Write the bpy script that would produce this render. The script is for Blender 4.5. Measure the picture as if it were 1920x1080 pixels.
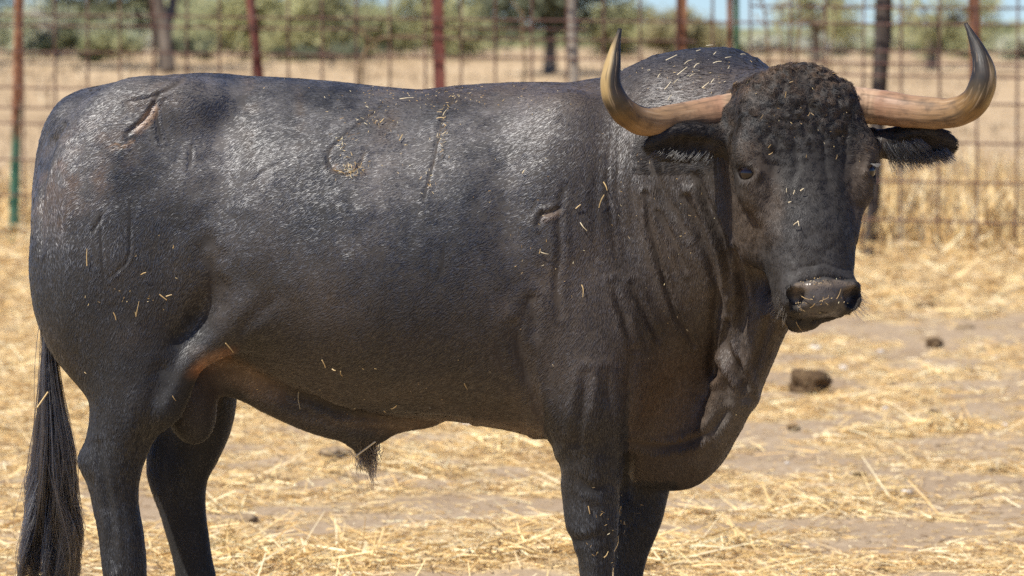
import bpy, math, random
import numpy as np
from mathutils import Vector, Matrix, noise as mnoise

for o in list(bpy.data.objects):
    bpy.data.objects.remove(o)
scene = bpy.context.scene
COL = scene.collection
R = math.radians
rng = np.random.default_rng(11)
random.seed(11)

# ------------------------------------------------------------------ camera
CAM = np.array((0.0, -9.0, 1.56))
PITCH = R(3.74)
cam_d = bpy.data.cameras.new('camera')
cam_d.sensor_width = 36.0
cam_d.lens = 135.0
cam_d.clip_end = 3000.0
cam_d.dof.use_dof = True
cam_d.dof.focus_distance = 8.65
cam_d.dof.aperture_fstop = 5.6
cam = bpy.data.objects.new('camera', cam_d)
COL.objects.link(cam)
cam.location = CAM
cam.rotation_euler = (R(90) - PITCH, 0, 0)
scene.camera = cam

# ------------------------------------------------------------------ sky, sun
SUN_EL, SUN_AZ = R(56), R(-50)      # azimuth: measured from the way back to the camera, towards the left
world = bpy.data.worlds.new('World')
scene.world = world
world.use_nodes = True
wn = world.node_tree.nodes
bg = wn['Background']
sky = wn.new('ShaderNodeTexSky')
sky.sky_type = 'NISHITA'
sky.sun_disc = False
sky.sun_elevation = SUN_EL
to_sun = Vector((math.sin(SUN_AZ) * math.cos(SUN_EL), -math.cos(SUN_AZ) * math.cos(SUN_EL), math.sin(SUN_EL)))
sky.sun_rotation = math.atan2(to_sun.x, to_sun.y)
sky.air_density = 1.0
sky.dust_density = 0.1
sky.altitude = 1500
sky.ozone_density = 3.0
tn_ = wn.new('ShaderNodeMix'); tn_.data_type = 'RGBA'; tn_.blend_type = 'MULTIPLY'; tn_.inputs[0].default_value = 1.0
tn_.inputs[7].default_value = (.64, .85, 1.22, 1)          # clean, deep blue summer air
world.node_tree.links.new(sky.outputs[0], tn_.inputs[6])
world.node_tree.links.new(tn_.outputs[2], bg.inputs[0])
bg.inputs[1].default_value = 0.075
sun_d = bpy.data.lights.new('sun', 'SUN')
sun_d.energy = 5.0
sun_d.angle = R(0.53)
sun_d.color = (1.0, 0.95, 0.87)
sun = bpy.data.objects.new('sun', sun_d)
COL.objects.link(sun)
sun.rotation_euler = to_sun.to_track_quat('Z', 'Y').to_euler()

vs = scene.view_settings
scene.display_settings.display_device = 'sRGB'
vs.view_transform = 'Standard'
vs.look = 'None'
vs.exposure = 0.58
vs.gamma = 1.0
vs.use_curve_mapping = False
scene.cycles.max_bounces = 6
scene.cycles.diffuse_bounces = 3
scene.cycles.glossy_bounces = 3
scene.cycles.transparent_max_bounces = 8
scene.cycles.sample_clamp_direct = 8.0
scene.cycles.sample_clamp_indirect = 3.0
scene.cycles.use_denoising = False
scene.cycles_curves.shape = 'RIBBONS'
scene.cycles_curves.subdivisions = 2

# ------------------------------------------------------------------ helpers
CP, SP = math.cos(PITCH), math.sin(PITCH)
def at(px, py, Y=0.0):
    """the world point that a place in the 1920x1080 photograph has at depth Y"""
    dx, dy = (px - 960) / 7200.0, (540 - py) / 7200.0
    d = np.array((dx, CP + dy * SP, -SP + dy * CP))
    return CAM + d * ((Y - CAM[1]) / d[1])
def ground_at(px, py, zfun=None):
    dx, dy = (px - 960) / 7200.0, (540 - py) / 7200.0
    d = np.array((dx, CP + dy * SP, -SP + dy * CP))
    t = 1.0
    z = 0.0
    for _ in range(12):
        t = (CAM[2] - z) / -d[2]
        p = CAM + d * t
        z = 0.0 if zfun is None else float(zfun(np.array([p[0]]), np.array([p[1]]))[0])
    return CAM + d * t

def lattice(seed, n=64):
    return np.random.default_rng(seed).random((n, n, n)).astype(np.float32) * 2 - 1
_LAT = lattice(5)
def vnoise(x, y, z=0.0):
    """smooth value noise in -1..1, period 64"""
    x, y, z = np.broadcast_arrays(np.asarray(x, float), np.asarray(y, float), np.asarray(z, float))
    xi, yi, zi = np.floor(x).astype(int), np.floor(y).astype(int), np.floor(z).astype(int)
    fx, fy, fz = x - xi, y - yi, z - zi
    fx, fy, fz = (f * f * (3 - 2 * f) for f in (fx, fy, fz))
    g = lambda a, b, c: _LAT[(xi + a) & 63, (yi + b) & 63, (zi + c) & 63]
    l = lambda a, b, t: a + (b - a) * t
    return l(l(l(g(0,0,0), g(1,0,0), fx), l(g(0,1,0), g(1,1,0), fx), fy),
             l(l(g(0,0,1), g(1,0,1), fx), l(g(0,1,1), g(1,1,1), fx), fy), fz)
def fbm(x, y, z=0.0, o=4):
    s = 0; a = 1.0; t = 0
    for k in range(o):
        s = s + a * vnoise(np.asarray(x) * 2**k + 7.3 * k, np.asarray(y) * 2**k + 3.1 * k, np.asarray(z) * 2**k + 1.7 * k)
        t += a; a *= 0.5
    return s / t
def sstep(a, b, x):
    t = np.clip((x - a) / (b - a), 0, 1)
    return t * t * (3 - 2 * t)

def tag(o, label=None, cat=None, group=None, kind=None):
    if label: o['label'] = label
    if cat: o['category'] = cat
    if group: o['group'] = group
    if kind: o['kind'] = kind
    return o
def empty(name, loc=(0, 0, 0), rz=0.0):
    o = bpy.data.objects.new(name, None)
    COL.objects.link(o)
    o.location = loc
    o.rotation_euler = (0, 0, rz)
    return o
def mesh_np(name, V, F, mat=None, parent=None, smooth=False, link=True, attrs=None, mats=None, mat_idx=None):
    """V (n,3); F (m,k) array of equal-sided faces or a list of such arrays"""
    me = bpy.data.meshes.new(name)
    Fs = F if isinstance(F, list) else [F]
    Fs = [np.asarray(f) for f in Fs if len(f)]
    loops = np.concatenate([f.ravel() for f in Fs]).astype(np.int32)
    sizes = np.concatenate([np.full(len(f), f.shape[1]) for f in Fs]).astype(np.int32)
    me.vertices.add(len(V)); me.vertices.foreach_set('co', np.ascontiguousarray(V, dtype=np.float32).ravel())
    me.loops.add(len(loops)); me.loops.foreach_set('vertex_index', loops)
    me.polygons.add(len(sizes))
    me.polygons.foreach_set('loop_start', np.concatenate(([0], np.cumsum(sizes)[:-1])).astype(np.int32))
    me.polygons.foreach_set('loop_total', sizes)
    for k, a in (attrs or {}).items():
        a = np.asarray(a, dtype=np.float32)
        if a.ndim == 2:
            at_ = me.attributes.new(k, 'FLOAT_COLOR', 'POINT')
            if a.shape[1] == 3: a = np.hstack((a, np.ones((len(a), 1), np.float32)))
            at_.data.foreach_set('color', a.ravel())
        else:
            at_ = me.attributes.new(k, 'FLOAT', 'POINT')
            at_.data.foreach_set('value', a)
    for m in (mats or ([mat] if mat else [])): me.materials.append(m)
    if mat_idx is not None: me.polygons.foreach_set('material_index', np.asarray(mat_idx, dtype=np.int32))
    me.update(calc_edges=True)
    me.polygons.foreach_set('use_smooth', np.full(len(sizes), bool(smooth)))
    o = bpy.data.objects.new(name, me)
    if link: COL.objects.link(o)
    if parent is not None: o.parent = parent
    return o

def catmull(P, n):
    P = np.asarray(P, float)
    Q = np.vstack((2 * P[0] - P[1], P, 2 * P[-1] - P[-2]))
    s = np.linspace(0, len(P) - 1 - 1e-9, n)
    i = s.astype(int); t = (s - i)[:, None]
    a, b, c, d = Q[i], Q[i+1], Q[i+2], Q[i+3]
    return 0.5 * ((2*b) + (-a + c) * t + (2*a - 5*b + 4*c - d) * t**2 + (-a + 3*b - 3*c + d) * t**3)
def tube_arrays(P, rad, sides=8, cap=True, squash=None):
    """a tube along P (n,3) with radii rad (n,); returns V, [quads, tris]"""
    P = np.asarray(P, float); n = len(P)
    T = np.gradient(P, axis=0); T /= np.linalg.norm(T, axis=1)[:, None] + 1e-12
    up = np.array((0.0, 0, 1)) if abs(T[0][2]) < 0.9 else np.array((0.0, 1, 0))
    N = np.zeros_like(P)
    a = np.cross(T[0], up); a /= np.linalg.norm(a)
    for i in range(n):
        a = a - T[i] * a.dot(T[i]); a /= np.linalg.norm(a); N[i] = a
    B = np.cross(T, N)
    th = np.linspace(0, 2*math.pi, sides, endpoint=False)
    rad = np.broadcast_to(np.asarray(rad, float), (n,))
    V = P[:, None] + (N[:, None] * np.cos(th)[None, :, None] + B[:, None] * np.sin(th)[None, :, None]) * rad[:, None, None]
    V = V.reshape(-1, 3)
    i = np.arange(n - 1)[:, None] * sides; j = np.arange(sides)[None]; k = (j + 1) % sides
    Q = np.stack((i + j, i + k, i + sides + k, i + sides + j), -1).reshape(-1, 4)
    F = [Q]
    if cap:
        V = np.vstack((V, P[0], P[-1]))
        jj = np.arange(sides); kk = (jj + 1) % sides
        F.append(np.vstack((np.stack((kk, jj, np.full(sides, len(V)-2)), -1),
                            np.stack(((n-1)*sides + jj, (n-1)*sides + kk, np.full(sides, len(V)-1)), -1))))
    return V, F
def join_arrays(parts):
    Vs, Q, T = [], [], []; off = 0
    for V, F in parts:
        Vs.append(V)
        for f in F:
            f = np.asarray(f)
            if len(f): (Q if f.shape[1] == 4 else T).append(f + off)
        off += len(V)
    out = []
    if Q: out.append(np.vstack(Q))
    if T: out.append(np.vstack(T))
    return np.vstack(Vs), out

# node material helper
class NT:
    def __init__(s, name):
        s.m = bpy.data.materials.new(name); s.m.use_nodes = True
        s.t = s.m.node_tree; s.t.nodes.clear()
        s.out = s.n('ShaderNodeOutputMaterial')
    def n(s, t, **kw):
        x = s.t.nodes.new(t)
        for k, v in kw.items(): setattr(x, k, v)
        return x
    def l(s, a, b): s.t.links.new(a, b)
    def coords(s, scale=(1, 1, 1), kind='Object'):
        c = s.n('ShaderNodeTexCoord'); m = s.n('ShaderNodeMapping'); m.inputs['Scale'].default_value = scale
        s.l(c.outputs[kind], m.inputs[0]); return m.outputs[0]
    def noise(s, vec, scale, detail=4, rough=0.55):
        x = s.n('ShaderNodeTexNoise'); x.inputs['Scale'].default_value = scale
        x.inputs['Detail'].default_value = detail; x.inputs['Roughness'].default_value = rough
        if vec is not None: s.l(vec, x.inputs['Vector'])
        return x.outputs['Fac']
    def ramp(s, fac, stops):
        r = s.n('ShaderNodeValToRGB'); e = r.color_ramp.elements
        while len(e) > 1: e.remove(e[-1])
        for i, (p, c) in enumerate(stops):
            x = e[0] if i == 0 else e.new(p)
            x.position = p; x.color = (c[0], c[1], c[2], 1) if hasattr(c, '__len__') else (c, c, c, 1)
        s.l(fac, r.inputs[0]); return r.outputs[0]
    def mix(s, a, b, fac, mode='MIX'):
        m = s.n('ShaderNodeMix', data_type='RGBA', blend_type=mode)
        for v, i in ((fac, 0), (a, 6), (b, 7)):
            if isinstance(v, (int, float)): m.inputs[i].default_value = v
            elif isinstance(v, tuple): m.inputs[i].default_value = (*v, 1)
            else: s.l(v, m.inputs[i])
        return m.outputs[2]
    def attr(s, name, out='Color'):
        a = s.n('ShaderNodeAttribute'); a.attribute_name = name; return a.outputs[out]
    def pbsdf(s, col, rough=0.8, spec=0.3, bump=None, bstr=0.3, bdist=0.01, **kw):
        p = s.n('ShaderNodeBsdfPrincipled')
        if isinstance(col, tuple): p.inputs['Base Color'].default_value = (*col, 1)
        else: s.l(col, p.inputs['Base Color'])
        if isinstance(rough, (int, float)): p.inputs['Roughness'].default_value = rough
        else: s.l(rough, p.inputs['Roughness'])
        p.inputs['Specular IOR Level'].default_value = spec
        for k, v in kw.items(): p.inputs[k.replace('_', ' ')].default_value = v
        if bump is not None:
            b = s.n('ShaderNodeBump'); b.inputs['Strength'].default_value = bstr; b.inputs['Distance'].default_value = bdist
            s.l(bump, b.inputs['Height']); s.l(b.outputs[0], p.inputs['Normal'])
        s.l(p.outputs[0], s.out.inputs[0]); s.p = p
        return s.m
HAIR = 1.0
# ================================================================== GROUND
def fence_y(x): return 16.7 - 0.373 * np.asarray(x)
def ground_z(x, y):
    x = np.asarray(x, float); y = np.asarray(y, float)
    near = sstep(60, 30, y)
    z = 0.022 * fbm(x * .9, y * .9, 1.0, 3) * near + .007 * fbm(x * 6, y * 6, 2.0, 3) * near
    z = z + 1.10 * sstep(16, 92, y) * 1.0 + .10 * fbm(x / 14, y / 14, 3.0, 3) * sstep(22, 50, y)
    f = y - fence_y(x)
    bank = np.exp(-((f + .25) / .75) ** 2) * (.12 + .06 * fbm(x * 1.3, y * 1.3, 5.0, 3))
    z = z + np.clip(bank, 0, 1)
    # little rises of trodden straw and earth
    for (bx, by, r, h) in MOUNDS: z = z + h * np.exp(-(((x - bx) / r) ** 2 + ((y - by) / (r * .8)) ** 2))
    return z
MOUNDS = []
for (px, py, r, h) in ((625, 850, .22, .045), (580, 890, .16, .03), (1030, 1050, .28, .06), (1000, 1075, .2, .03), (810, 890, .12, .02), (150, 560, .4, .05), (1700, 545, .5, .07), (1850, 560, .4, .05), (1700, 500, .5, .10)):
    p = ground_at(px, py); MOUNDS.append((p[0], p[1], r, h))
def straw_density(x, y):
    x = np.asarray(x, float); y = np.asarray(y, float)
    n = .75 * fbm(x * 1.3, y * 1.6, 11.0, 4) + .95 * fbm(x * 4.2, y * 5.0, 12.0, 3)
    b = .59 + 0 * x
    b = b - .30 * sstep(7.0, 9.0, y) * sstep(13.2, 12.0, y) * sstep(.2, 1.3, x)        # bare strip on the right
    b = b - .12 * sstep(3.2, 3.8, y) * sstep(5.2, 4.4, y) * (x > -.3)
    b = b + .5 * sstep(12.2, 13.4, y)
    b = b + .35 * np.exp(-((y - 2.3) / .5) ** 2)
    for (bx, by, r, h) in MOUNDS: b = b + .8 * np.exp(-(((x - bx) / r) ** 2 + ((y - by) / r) ** 2)) * (h > .03)
    b = b + .4 * sstep(-1.5, -2.5, x)
    return np.clip(sstep(-.25, .75, (b - .5) * 1.2 + n * 1.25 + .12), 0, 1) * sstep(70, 17, y)
def axis_pts(a, segs):
    out = [a]
    for end, step in segs:
        n = max(1, int(round((end - out[-1]) / step)))
        out += list(np.linspace(out[-1], end, n + 1)[1:])
    return np.array(out)
ys = axis_pts(-40, [(-12, 4), (-3, .5), (1.0, .10), (14, .035), (18, .05), (30, .25), (95, 1.2), (300, 12), (2200, 120)])
xs = axis_pts(-2000, [(-300, 120), (-60, 16), (-14, 2), (-5.0, .3), (5.0, .04), (14, .3), (60, 2), (300, 16), (2000, 120)])
XX, YY = np.meshgrid(xs, ys, indexing='ij')
ZZ = ground_z(XX, YY)
nx, ny = XX.shape
gi = (np.arange(nx - 1)[:, None] * ny + np.arange(ny - 1)[None]).ravel()
mg = NT('trodden_earth')
co = mg.coords()
n1 = mg.noise(co, 1.7, 6); n2 = mg.noise(co, 28, 6, .65); n3 = mg.noise(co, 150, 4)
dirt = mg.ramp(n2, [(.28, (.235, .165, .100)), (.5, (.35, .262, .168)), (.75, (.45, .35, .235))])
dirt = mg.mix(dirt, (.24, .165, .10), mg.ramp(n1, [(.45, 0), (.7, .6)]))
chaff = mg.ramp(mg.noise(mg.coords((1, 1, 1)), 75, 5, .7), [(.30, (.22, .145, .07)), (.48, (.50, .36, .18)), (.68, (.70, .55, .31))])
sd_ = mg.attr('straw', 'Fac')
e = mg.n('ShaderNodeMath', operation='ADD'); mg.l(sd_, e.inputs[0]); mg.l(mg.ramp(n2, [(.3, .0), (.7, .5)]), e.inputs[1])
e2 = mg.ramp(e.outputs[0], [(.42, 0), (.85, .85)])
gcol = mg.mix(dirt, chaff, e2)
fld = mg.ramp(mg.noise(mg.coords((1, .5, 1)), .35, 7, .65), [(.30, (.25, .175, .10)), (.5, (.40, .29, .17)), (.7, (.50, .38, .24))])
gcol = mg.mix(gcol, fld, mg.attr('field', 'Fac'))
MAT_GROUND = mg.pbsdf(gcol, .95, .1, bump=mg.mix(n2, n3, .4), bstr=.8, bdist=.012)
V = np.stack((XX, YY, ZZ), -1).reshape(-1, 3)
ground = mesh_np('ground', V, np.stack((gi, gi + ny, gi + ny + 1, gi + 1), -1), MAT_GROUND, smooth=True,
                 attrs={'straw': straw_density(V[:, 0], V[:, 1]), 'field': sstep(0, 3, V[:, 1] - fence_y(np.clip(V[:, 0], -60, 60)))})
tag(ground, kind='structure')

# ---- loose straw, chaff and stubble
def blades(root, dirn, L, wid, bend, tint, segs=2):
    """flat-sided straws: a three-sided prism each; root (n,3), dirn unit, bend vector (n,3)"""
    n = len(root)
    up = np.cross(dirn, rng.normal(0, 1, (n, 3))); up /= np.linalg.norm(up, axis=1)[:, None]
    sd = np.cross(dirn, up)
    rings = []
    for k in range(segs + 1):
        t = k / segs
        c = root + dirn * (L * t)[:, None] + bend * (t * t)
        w = wid * (1 - .45 * t)
        for a in (0, 2.094, 4.189):
            rings.append(c + (up * math.cos(a) + sd * math.sin(a)) * w[:, None] * .5)
    V = np.stack(rings, 1).reshape(-1, 3)
    m = (segs + 1) * 3
    base = (np.arange(n) * m)[:, None, None]
    q = np.array([[s * 3 + j, s * 3 + (j + 1) % 3, (s + 1) * 3 + (j + 1) % 3, (s + 1) * 3 + j] for s in range(segs) for j in range(3)])
    F = (base + q[None]).reshape(-1, 4)
    return V, [F], np.repeat(tint, m, 0)
mst = NT('straw')
MAT_STRAW = mst.pbsdf(mst.attr('tint'), .55, .35)
mst.p.inputs['Sheen Weight'].default_value = 0.0
STRAW_COLS = np.array([(.80, .60, .29), (.68, .47, .20), (.57, .365, .14), (.84, .70, .43), (.36, .24, .12), (.60, .45, .25)])
def straw_tint(n, p=None):
    c = STRAW_COLS[rng.choice(6, n, p=p)]
    return np.clip(c * (.75 + .45 * rng.random((n, 1))), 0, .9)
def scatter(n, x0, x1, y0, y1, dens):
    out = []
    while sum(map(len, out)) < n:
        x = rng.uniform(x0, x1, n * 2); y = rng.uniform(y0, y1, n * 2)
        d = dens(x, y); m = rng.random(len(x)) < d
        out.append(np.stack((x[m], y[m]), 1))
    return np.vstack(out)[:n]
def lay(name, n, x0, x1, y0, y1, Lm, wm, steep, pile, dens=None, p=None):
    XY = scatter(n, x0, x1, y0, y1, dens or (lambda x, y: straw_density(x, y) ** 1.3 + .02))
    x, y = XY.T
    a = rng.uniform(0, 2 * math.pi, n)
    el = rng.normal(0, steep, n)
    L = Lm * (.35 + rng.gamma(2.5, .30, n)); L = np.clip(L, .01, .20)
    dirn = np.stack((np.cos(a) * np.cos(el) * 1.25, np.sin(a) * np.cos(el), np.abs(np.sin(el)) * .9), 1)
    dirn /= np.linalg.norm(dirn, axis=1)[:, None]
    z = ground_z(x, y) + .003 + pile * straw_density(x, y) * rng.random(n) ** 2
    root = np.stack((x, y, z), 1) - dirn * (L / 2)[:, None] * np.array((1, 1, 0))
    bend = rng.normal(0, 1, (n, 3)) * (L * .10)[:, None]; bend[:, 2] = np.minimum(bend[:, 2], 0) * .5
    w = wm * (.5 + .9 * rng.random(n))
    return blades(root, dirn, L, w, bend, straw_tint(n, p))
def stuff(name, arrs, mat):
    V, F = join_arrays([(a[0], a[1]) for a in arrs]); T = np.vstack([a[2] for a in arrs])
    o = mesh_np(name, V, F, mat, attrs={'tint': T}); tag(o, kind='stuff'); return o
inview = lambda x, y: np.where(np.abs(x) < (y + 9) * .145 + .3, 1.0, .35)
def dv(x, y): return (straw_density(x, y) ** 1.3 + .025) * inview(x, y)
stuff('loose_straw', [
    lay('a', 42000, -4.2, 4.2, 1.0, 6.5, .050, .0036, .20, .024, dv),
    lay('b', 30000, -5.5, 5.5, 6.5, 12.5, .065, .0048, .22, .026, dv),
    lay('c', 34000, -7.5, 7.0, 12.2, 19, .11, .0075, .34, .13, dv),
    lay('heaps', 9000, -2.8, 3.2, 1.0, 9.0, .115, .0052, .32, .055, lambda x, y: sstep(.05, .45, fbm(x * 2.3, y * 2.6, 31.0, 3)) * straw_density(x, y) * inview(x, y), [.3, .3, .1, .25, .0, .05]),
    lay('d', 12000, -4.8, 4.8, -3.0, 1.0, .06, .0045, .12, .02),
    lay('chaff', 42000, -4.5, 4.5, 1.0, 9.0, .014, .0040, .2, .010, lambda x, y: (straw_density(x, y) * .8 + .12) * inview(x, y)),
], MAT_STRAW)
# standing dry grass and stubble beyond the fence
GRASS_COLS = np.array([(.46, .35, .22), (.40, .30, .18), (.33, .24, .14), (.52, .42, .27), (.27, .20, .12)])
def standing(n, x0, x1, y0, y1, h, wid, dens):
    XY = scatter(n, x0, x1, y0, y1, dens); x, y = XY.T
    L = h * (.45 + .75 * rng.random(n)) * (1 + .4 * fbm(x * .6, y * .6, 4.0, 2))
    d = np.stack((rng.normal(0, .22, n), rng.normal(0, .22, n), np.ones(n)), 1); d /= np.linalg.norm(d, axis=1)[:, None]
    bend = np.stack((rng.normal(0, .2, n), rng.normal(0, .2, n), -np.abs(rng.normal(0, .12, n))), 1) * L[:, None]
    return blades(np.stack((x, y, ground_z(x, y) - .01), 1), d, L, wid * (.6 + .8 * rng.random(n)), bend, (GRASS_COLS if y0 > 18 else STRAW_COLS)[rng.integers(0, 5, n)] * (.75 + .5 * rng.random((n, 1))))
tall = lambda x, y: np.clip(.25 + .7 * fbm(x * .5, y * .3, 21.0, 3) + .8 * sstep(1.2, 2.4, x), 0, 1) * (y > fence_y(x) + .1)
stuff('dry_grass', [
    standing(27000, -8, 7.5, 14.0, 24, .50, .012, tall),
    standing(6000, -9, 9, 22, 45, .16, .018, lambda x, y: np.clip(.4 + fbm(x * .3, y * .1, 22.0, 3), 0, 1)),
    standing(3500, -16, 16, 42, 90, .16, .040, lambda x, y: np.clip(.35 + fbm(x * .2, y * .06, 23.0, 3), 0, 1)),
], MAT_STRAW)

# ---- lumps of dung and stones lying about
def lump(name, c, r, seed, mat, rough=.35, flat=.5, sub=4, stack=0):
    import bmesh
    bm = bmesh.new(); bmesh.ops.create_icosphere(bm, subdivisions=sub, radius=1.0)
    V = np.array([v.co[:] for v in bm.verts]); F = np.array([[v.index for v in f.verts] for f in bm.faces]); bm.free()
    n = fbm(V[:, 0] * 1.4 + seed, V[:, 1] * 1.4, V[:, 2] * 1.4, 3)
    k = np.abs(fbm(V[:, 0] * 3.5 + seed, V[:, 1] * 3.5 + 2, V[:, 2] * 3.5, 3))
    f = fbm(V[:, 0] * 11 + seed, V[:, 1] * 11 + 2, V[:, 2] * 11, 2)
    W = V * (1 + rough * n + rough * .9 * (k - .25) + .08 * f)[:, None] * np.array((r, r * .8, r * flat))
    o = mesh_np(name, W, F, mat, smooth=True)
    o.location = c; o.rotation_euler = (0, 0, seed * 1.3)
    return o
md = NT('dried_dung'); nn_ = md.noise(md.coords(), 60, 6, .7)
MAT_DUNG = md.pbsdf(md.ramp(nn_, [(.3, (.045, .027, .014)), (.52, (.105, .066, .036)), (.68, (.30, .21, .11))]), .95, .1, bump=nn_, bstr=1.0, bdist=.012)
ms = NT('pale_stone'); MAT_STONE = ms.pbsdf(ms.ramp(ms.noise(ms.coords(), 40, 4), [(.3, (.42, .38, .33)), (.7, (.72, .69, .64))]), .8, .2)
mq = NT('earth_clod'); nq = mq.noise(mq.coords(), 50, 5); MAT_CLOD = mq.pbsdf(mq.ramp(nq, [(.3, (.16, .11, .065)), (.7, (.36, .27, .17))]), .95, .1, bump=nq, bstr=.8, bdist=.01)
DUNG = [(1521, 735, 50, 'large dark dung heap on bare ground below the muzzle', .58), (1752, 651, 21, 'small round dung heap on bare ground near the fence, right of the muzzle', .6),
        (1811, 616, 19, 'flat grey dung heap nearest the fence at the right', .35), (1750, 778, 13, 'small dark dung crumb between the large dung heap and the right edge', .5),
        (1488, 808, 13, 'small dark dung lump just under the large dung heap', .6), (1870, 886, 20, 'flat dark dung pat close to the right edge', .3),
        (1730, 575, 22, 'brownish dung heap half covered by the straw bank', .4),        (628, 853, 30, 'brown dung heap sunk in the straw just left of the belly tuft', .34),
        (1610, 893, 16, 'flat dung crumb in the straw right of the brisket', .4), (1655, 1070, 12, 'tiny dark dung lump at the bottom edge right of the forelegs', .6)]
for i, (px, py, rp, lab, fl) in enumerate(DUNG):
    p = ground_at(px, py, ground_z); s = (p[1] + 9) / 7200.0
    o = lump('dung_heap', (p[0], p[1], p[2] + rp * s * fl * .45), rp * s, i * 2.7 + 1, MAT_CLOD if i in (2, 6, 7) else MAT_DUNG, .5, fl * (.7 if i == 6 else 1))
    tag(o, lab, 'dung', 'dung heaps on the ground')
o = lump('stone', tuple(ground_at(462, 978, ground_z) + (0, 0, .008)), .045, 3.3, MAT_CLOD, .3, .42); tag(o, 'flat grey-brown stone lying in straw right of the far hind leg', 'stone')
STONES = [(1527, 657, 13, 'broad white pebble on bare ground above the large dung heap'), (1652, 660, 7, 'small white pebble left of the small round dung heap'),
          (1580, 693, 11, 'pale flat pebble just above the large dung heap'), (1476, 870, 6, 'tiny white pebble below the small dark dung lump'),
          (1868, 672, 9, 'pale pebble at the right edge on the bare ground'), (1588, 940, 5, 'tiny bluish white pebble in straw at the lower right'),
          (1700, 926, 13, 'pinkish white flat pebble low on the right'), (1660, 768, 8, 'small white pebble right of the large dung heap'),
          (807, 1024, 6, 'white pebble in straw behind the space between the legs'), (880, 800, 16, 'pinkish pale stone just under the belly line'),
          (1005, 980, 5, 'tiny white pebble left of the near foreleg'), (888, 980, 7, 'small pale pebble near the middle of the bottom straw'),
          (1885, 800, 9, 'whitish pebble beside the right edge halfway down'), (30, 700, 6, 'small pale pebble left of the tail'), (1500, 1000, 5, 'tiny white pebble near the bottom right of the forelegs')]
for i, (px, py, rp, lab) in enumerate(STONES):
    p = ground_at(px, py, ground_z); s = (p[1] + 9) / 7200.0
    o = lump('pebble', (p[0], p[1], p[2] + rp * s * .25), rp * s, i * 1.9, MAT_STONE, .25, .5, 3)
    tag(o, lab, 'pebble', 'pale pebbles on the ground')
# ================================================================== FENCE
def rust(name, a, b, c, sc=14):
    m = NT(name); n = m.noise(m.coords((1, 1, .35)), sc, 6, .65)
    return m.pbsdf(m.ramp(n, [(.32, a), (.5, b), (.68, c)]), .85, .2, bump=n, bstr=.3, bdist=.002)
MAT_WIRE = rust('rusty_wire', (.055, .028, .024), (.105, .055, .045), (.17, .10, .08))
MAT_REDRUST = rust('red_rusty_steel', (.085, .028, .022), (.16, .052, .040), (.20, .085, .06))
MAT_BROWNRUST = rust('brown_rusty_steel', (.065, .030, .02), (.19, .085, .045), (.30, .15, .08))
mgp = NT('green_painted_rusty_steel')
gz_ = mgp.n('ShaderNodeSeparateXYZ'); mgp.l(mgp.coords(), gz_.inputs[0])
ad = mgp.n('ShaderNodeMath', operation='MULTIPLY_ADD'); mgp.l(mgp.noise(mgp.coords((3, 3, 1)), 5, 5, .7), ad.inputs[0]); ad.inputs[1].default_value = 1.5; mgp.l(gz_.outputs[2], ad.inputs[2])
gm = mgp.ramp(ad.outputs[0], [(.0, 0), (.98, 0), (1.0, 1)])
rc = mgp.ramp(mgp.noise(mgp.coords(), 16, 5), [(.3, (.16, .06, .03)), (.55, (.32, .15, .08)), (.7, (.42, .24, .14))])
gc = mgp.ramp(mgp.noise(mgp.coords(), 9, 5), [(.4, (.055, .16, .10)), (.62, (.09, .20, .13)), (.70, (.25, .12, .06))])
mr = mgp.n('ShaderNodeMapRange'); mgp.l(ad.outputs[0], mr.inputs[0]); mr.inputs[1].default_value = 1.45; mr.inputs[2].default_value = 1.75
MAT_GREENPOST = mgp.pbsdf(mgp.mix(gc, rc, mr.outputs[0]), .8, .25)
MAT_GREEN = rust('green_paint', (.035, .085, .045), (.05, .13, .07), (.10, .10, .05))
mw = NT('weathered_wood'); nw = mw.noise(mw.coords((8, 8, .7)), 6, 6, .65)
MAT_WOOD = mw.pbsdf(mw.ramp(nw, [(.3, (.035, .028, .024)), (.6, (.10, .082, .07)), (.8, (.19, .16, .13))]), .95, .1, bump=nw, bstr=.8, bdist=.01)
mw2 = NT('pale_wood'); nw = mw2.noise(mw2.coords((8, 8, .7)), 6, 6, .65)
MAT_PALEWOOD = mw2.pbsdf(mw2.ramp(nw, [(.3, (.16, .13, .10)), (.6, (.33, .29, .24)), (.8, (.45, .40, .34))]), .95, .1, bump=nw, bstr=.6, bdist=.01)

fence = empty('mesh_fence', (0, 16.7, 0), math.atan(-.373))
tag(fence, 'rusty welded mesh fence on steel posts across the whole view behind the bull', 'fence')
FL = math.cos(math.atan(.373))
def fl(x): return x / FL                         # world x -> distance along the fence
def wire_mesh(P, r, sides=6):
    V, F = tube_arrays(P, r, sides); me = mesh_np('wire', V, F, MAT_WIRE, smooth=True, link=False).data
    return me
vw = []
for k in range(4):
    z = np.linspace(0, 2.06, 18)
    w = np.stack((.006 * fbm(z * 1.5, k * 5.0, 0.0, 2) + .0, 0 * z, z), 1)
    vw.append(wire_mesh(w, .0078))
x = -4.62 - 17 * .2375
k = 0
while x < 8.4:
    o = bpy.data.objects.new('wire', vw[k % 4]); COL.objects.link(o); o.parent = fence
    o.location = (fl(x), .004, 0); o.rotation_euler = (0, rng.normal(0, .004), rng.uniform(0, 6.28))
    x += .2375; k += 1
def hwire(z0, x0, x1, yo, r=.0078, sag=.0):
    n = 110; xx = np.linspace(x0, x1, n)
    z = z0 - .0117 * xx + .005 * fbm(xx * 1.2, z0 * 7, 0.0, 2)
    V, F = tube_arrays(np.stack((xx / FL, np.full(n, yo), z), 1), r, 6)
    return mesh_np('wire', V, F, MAT_WIRE, fence, smooth=True)
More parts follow.
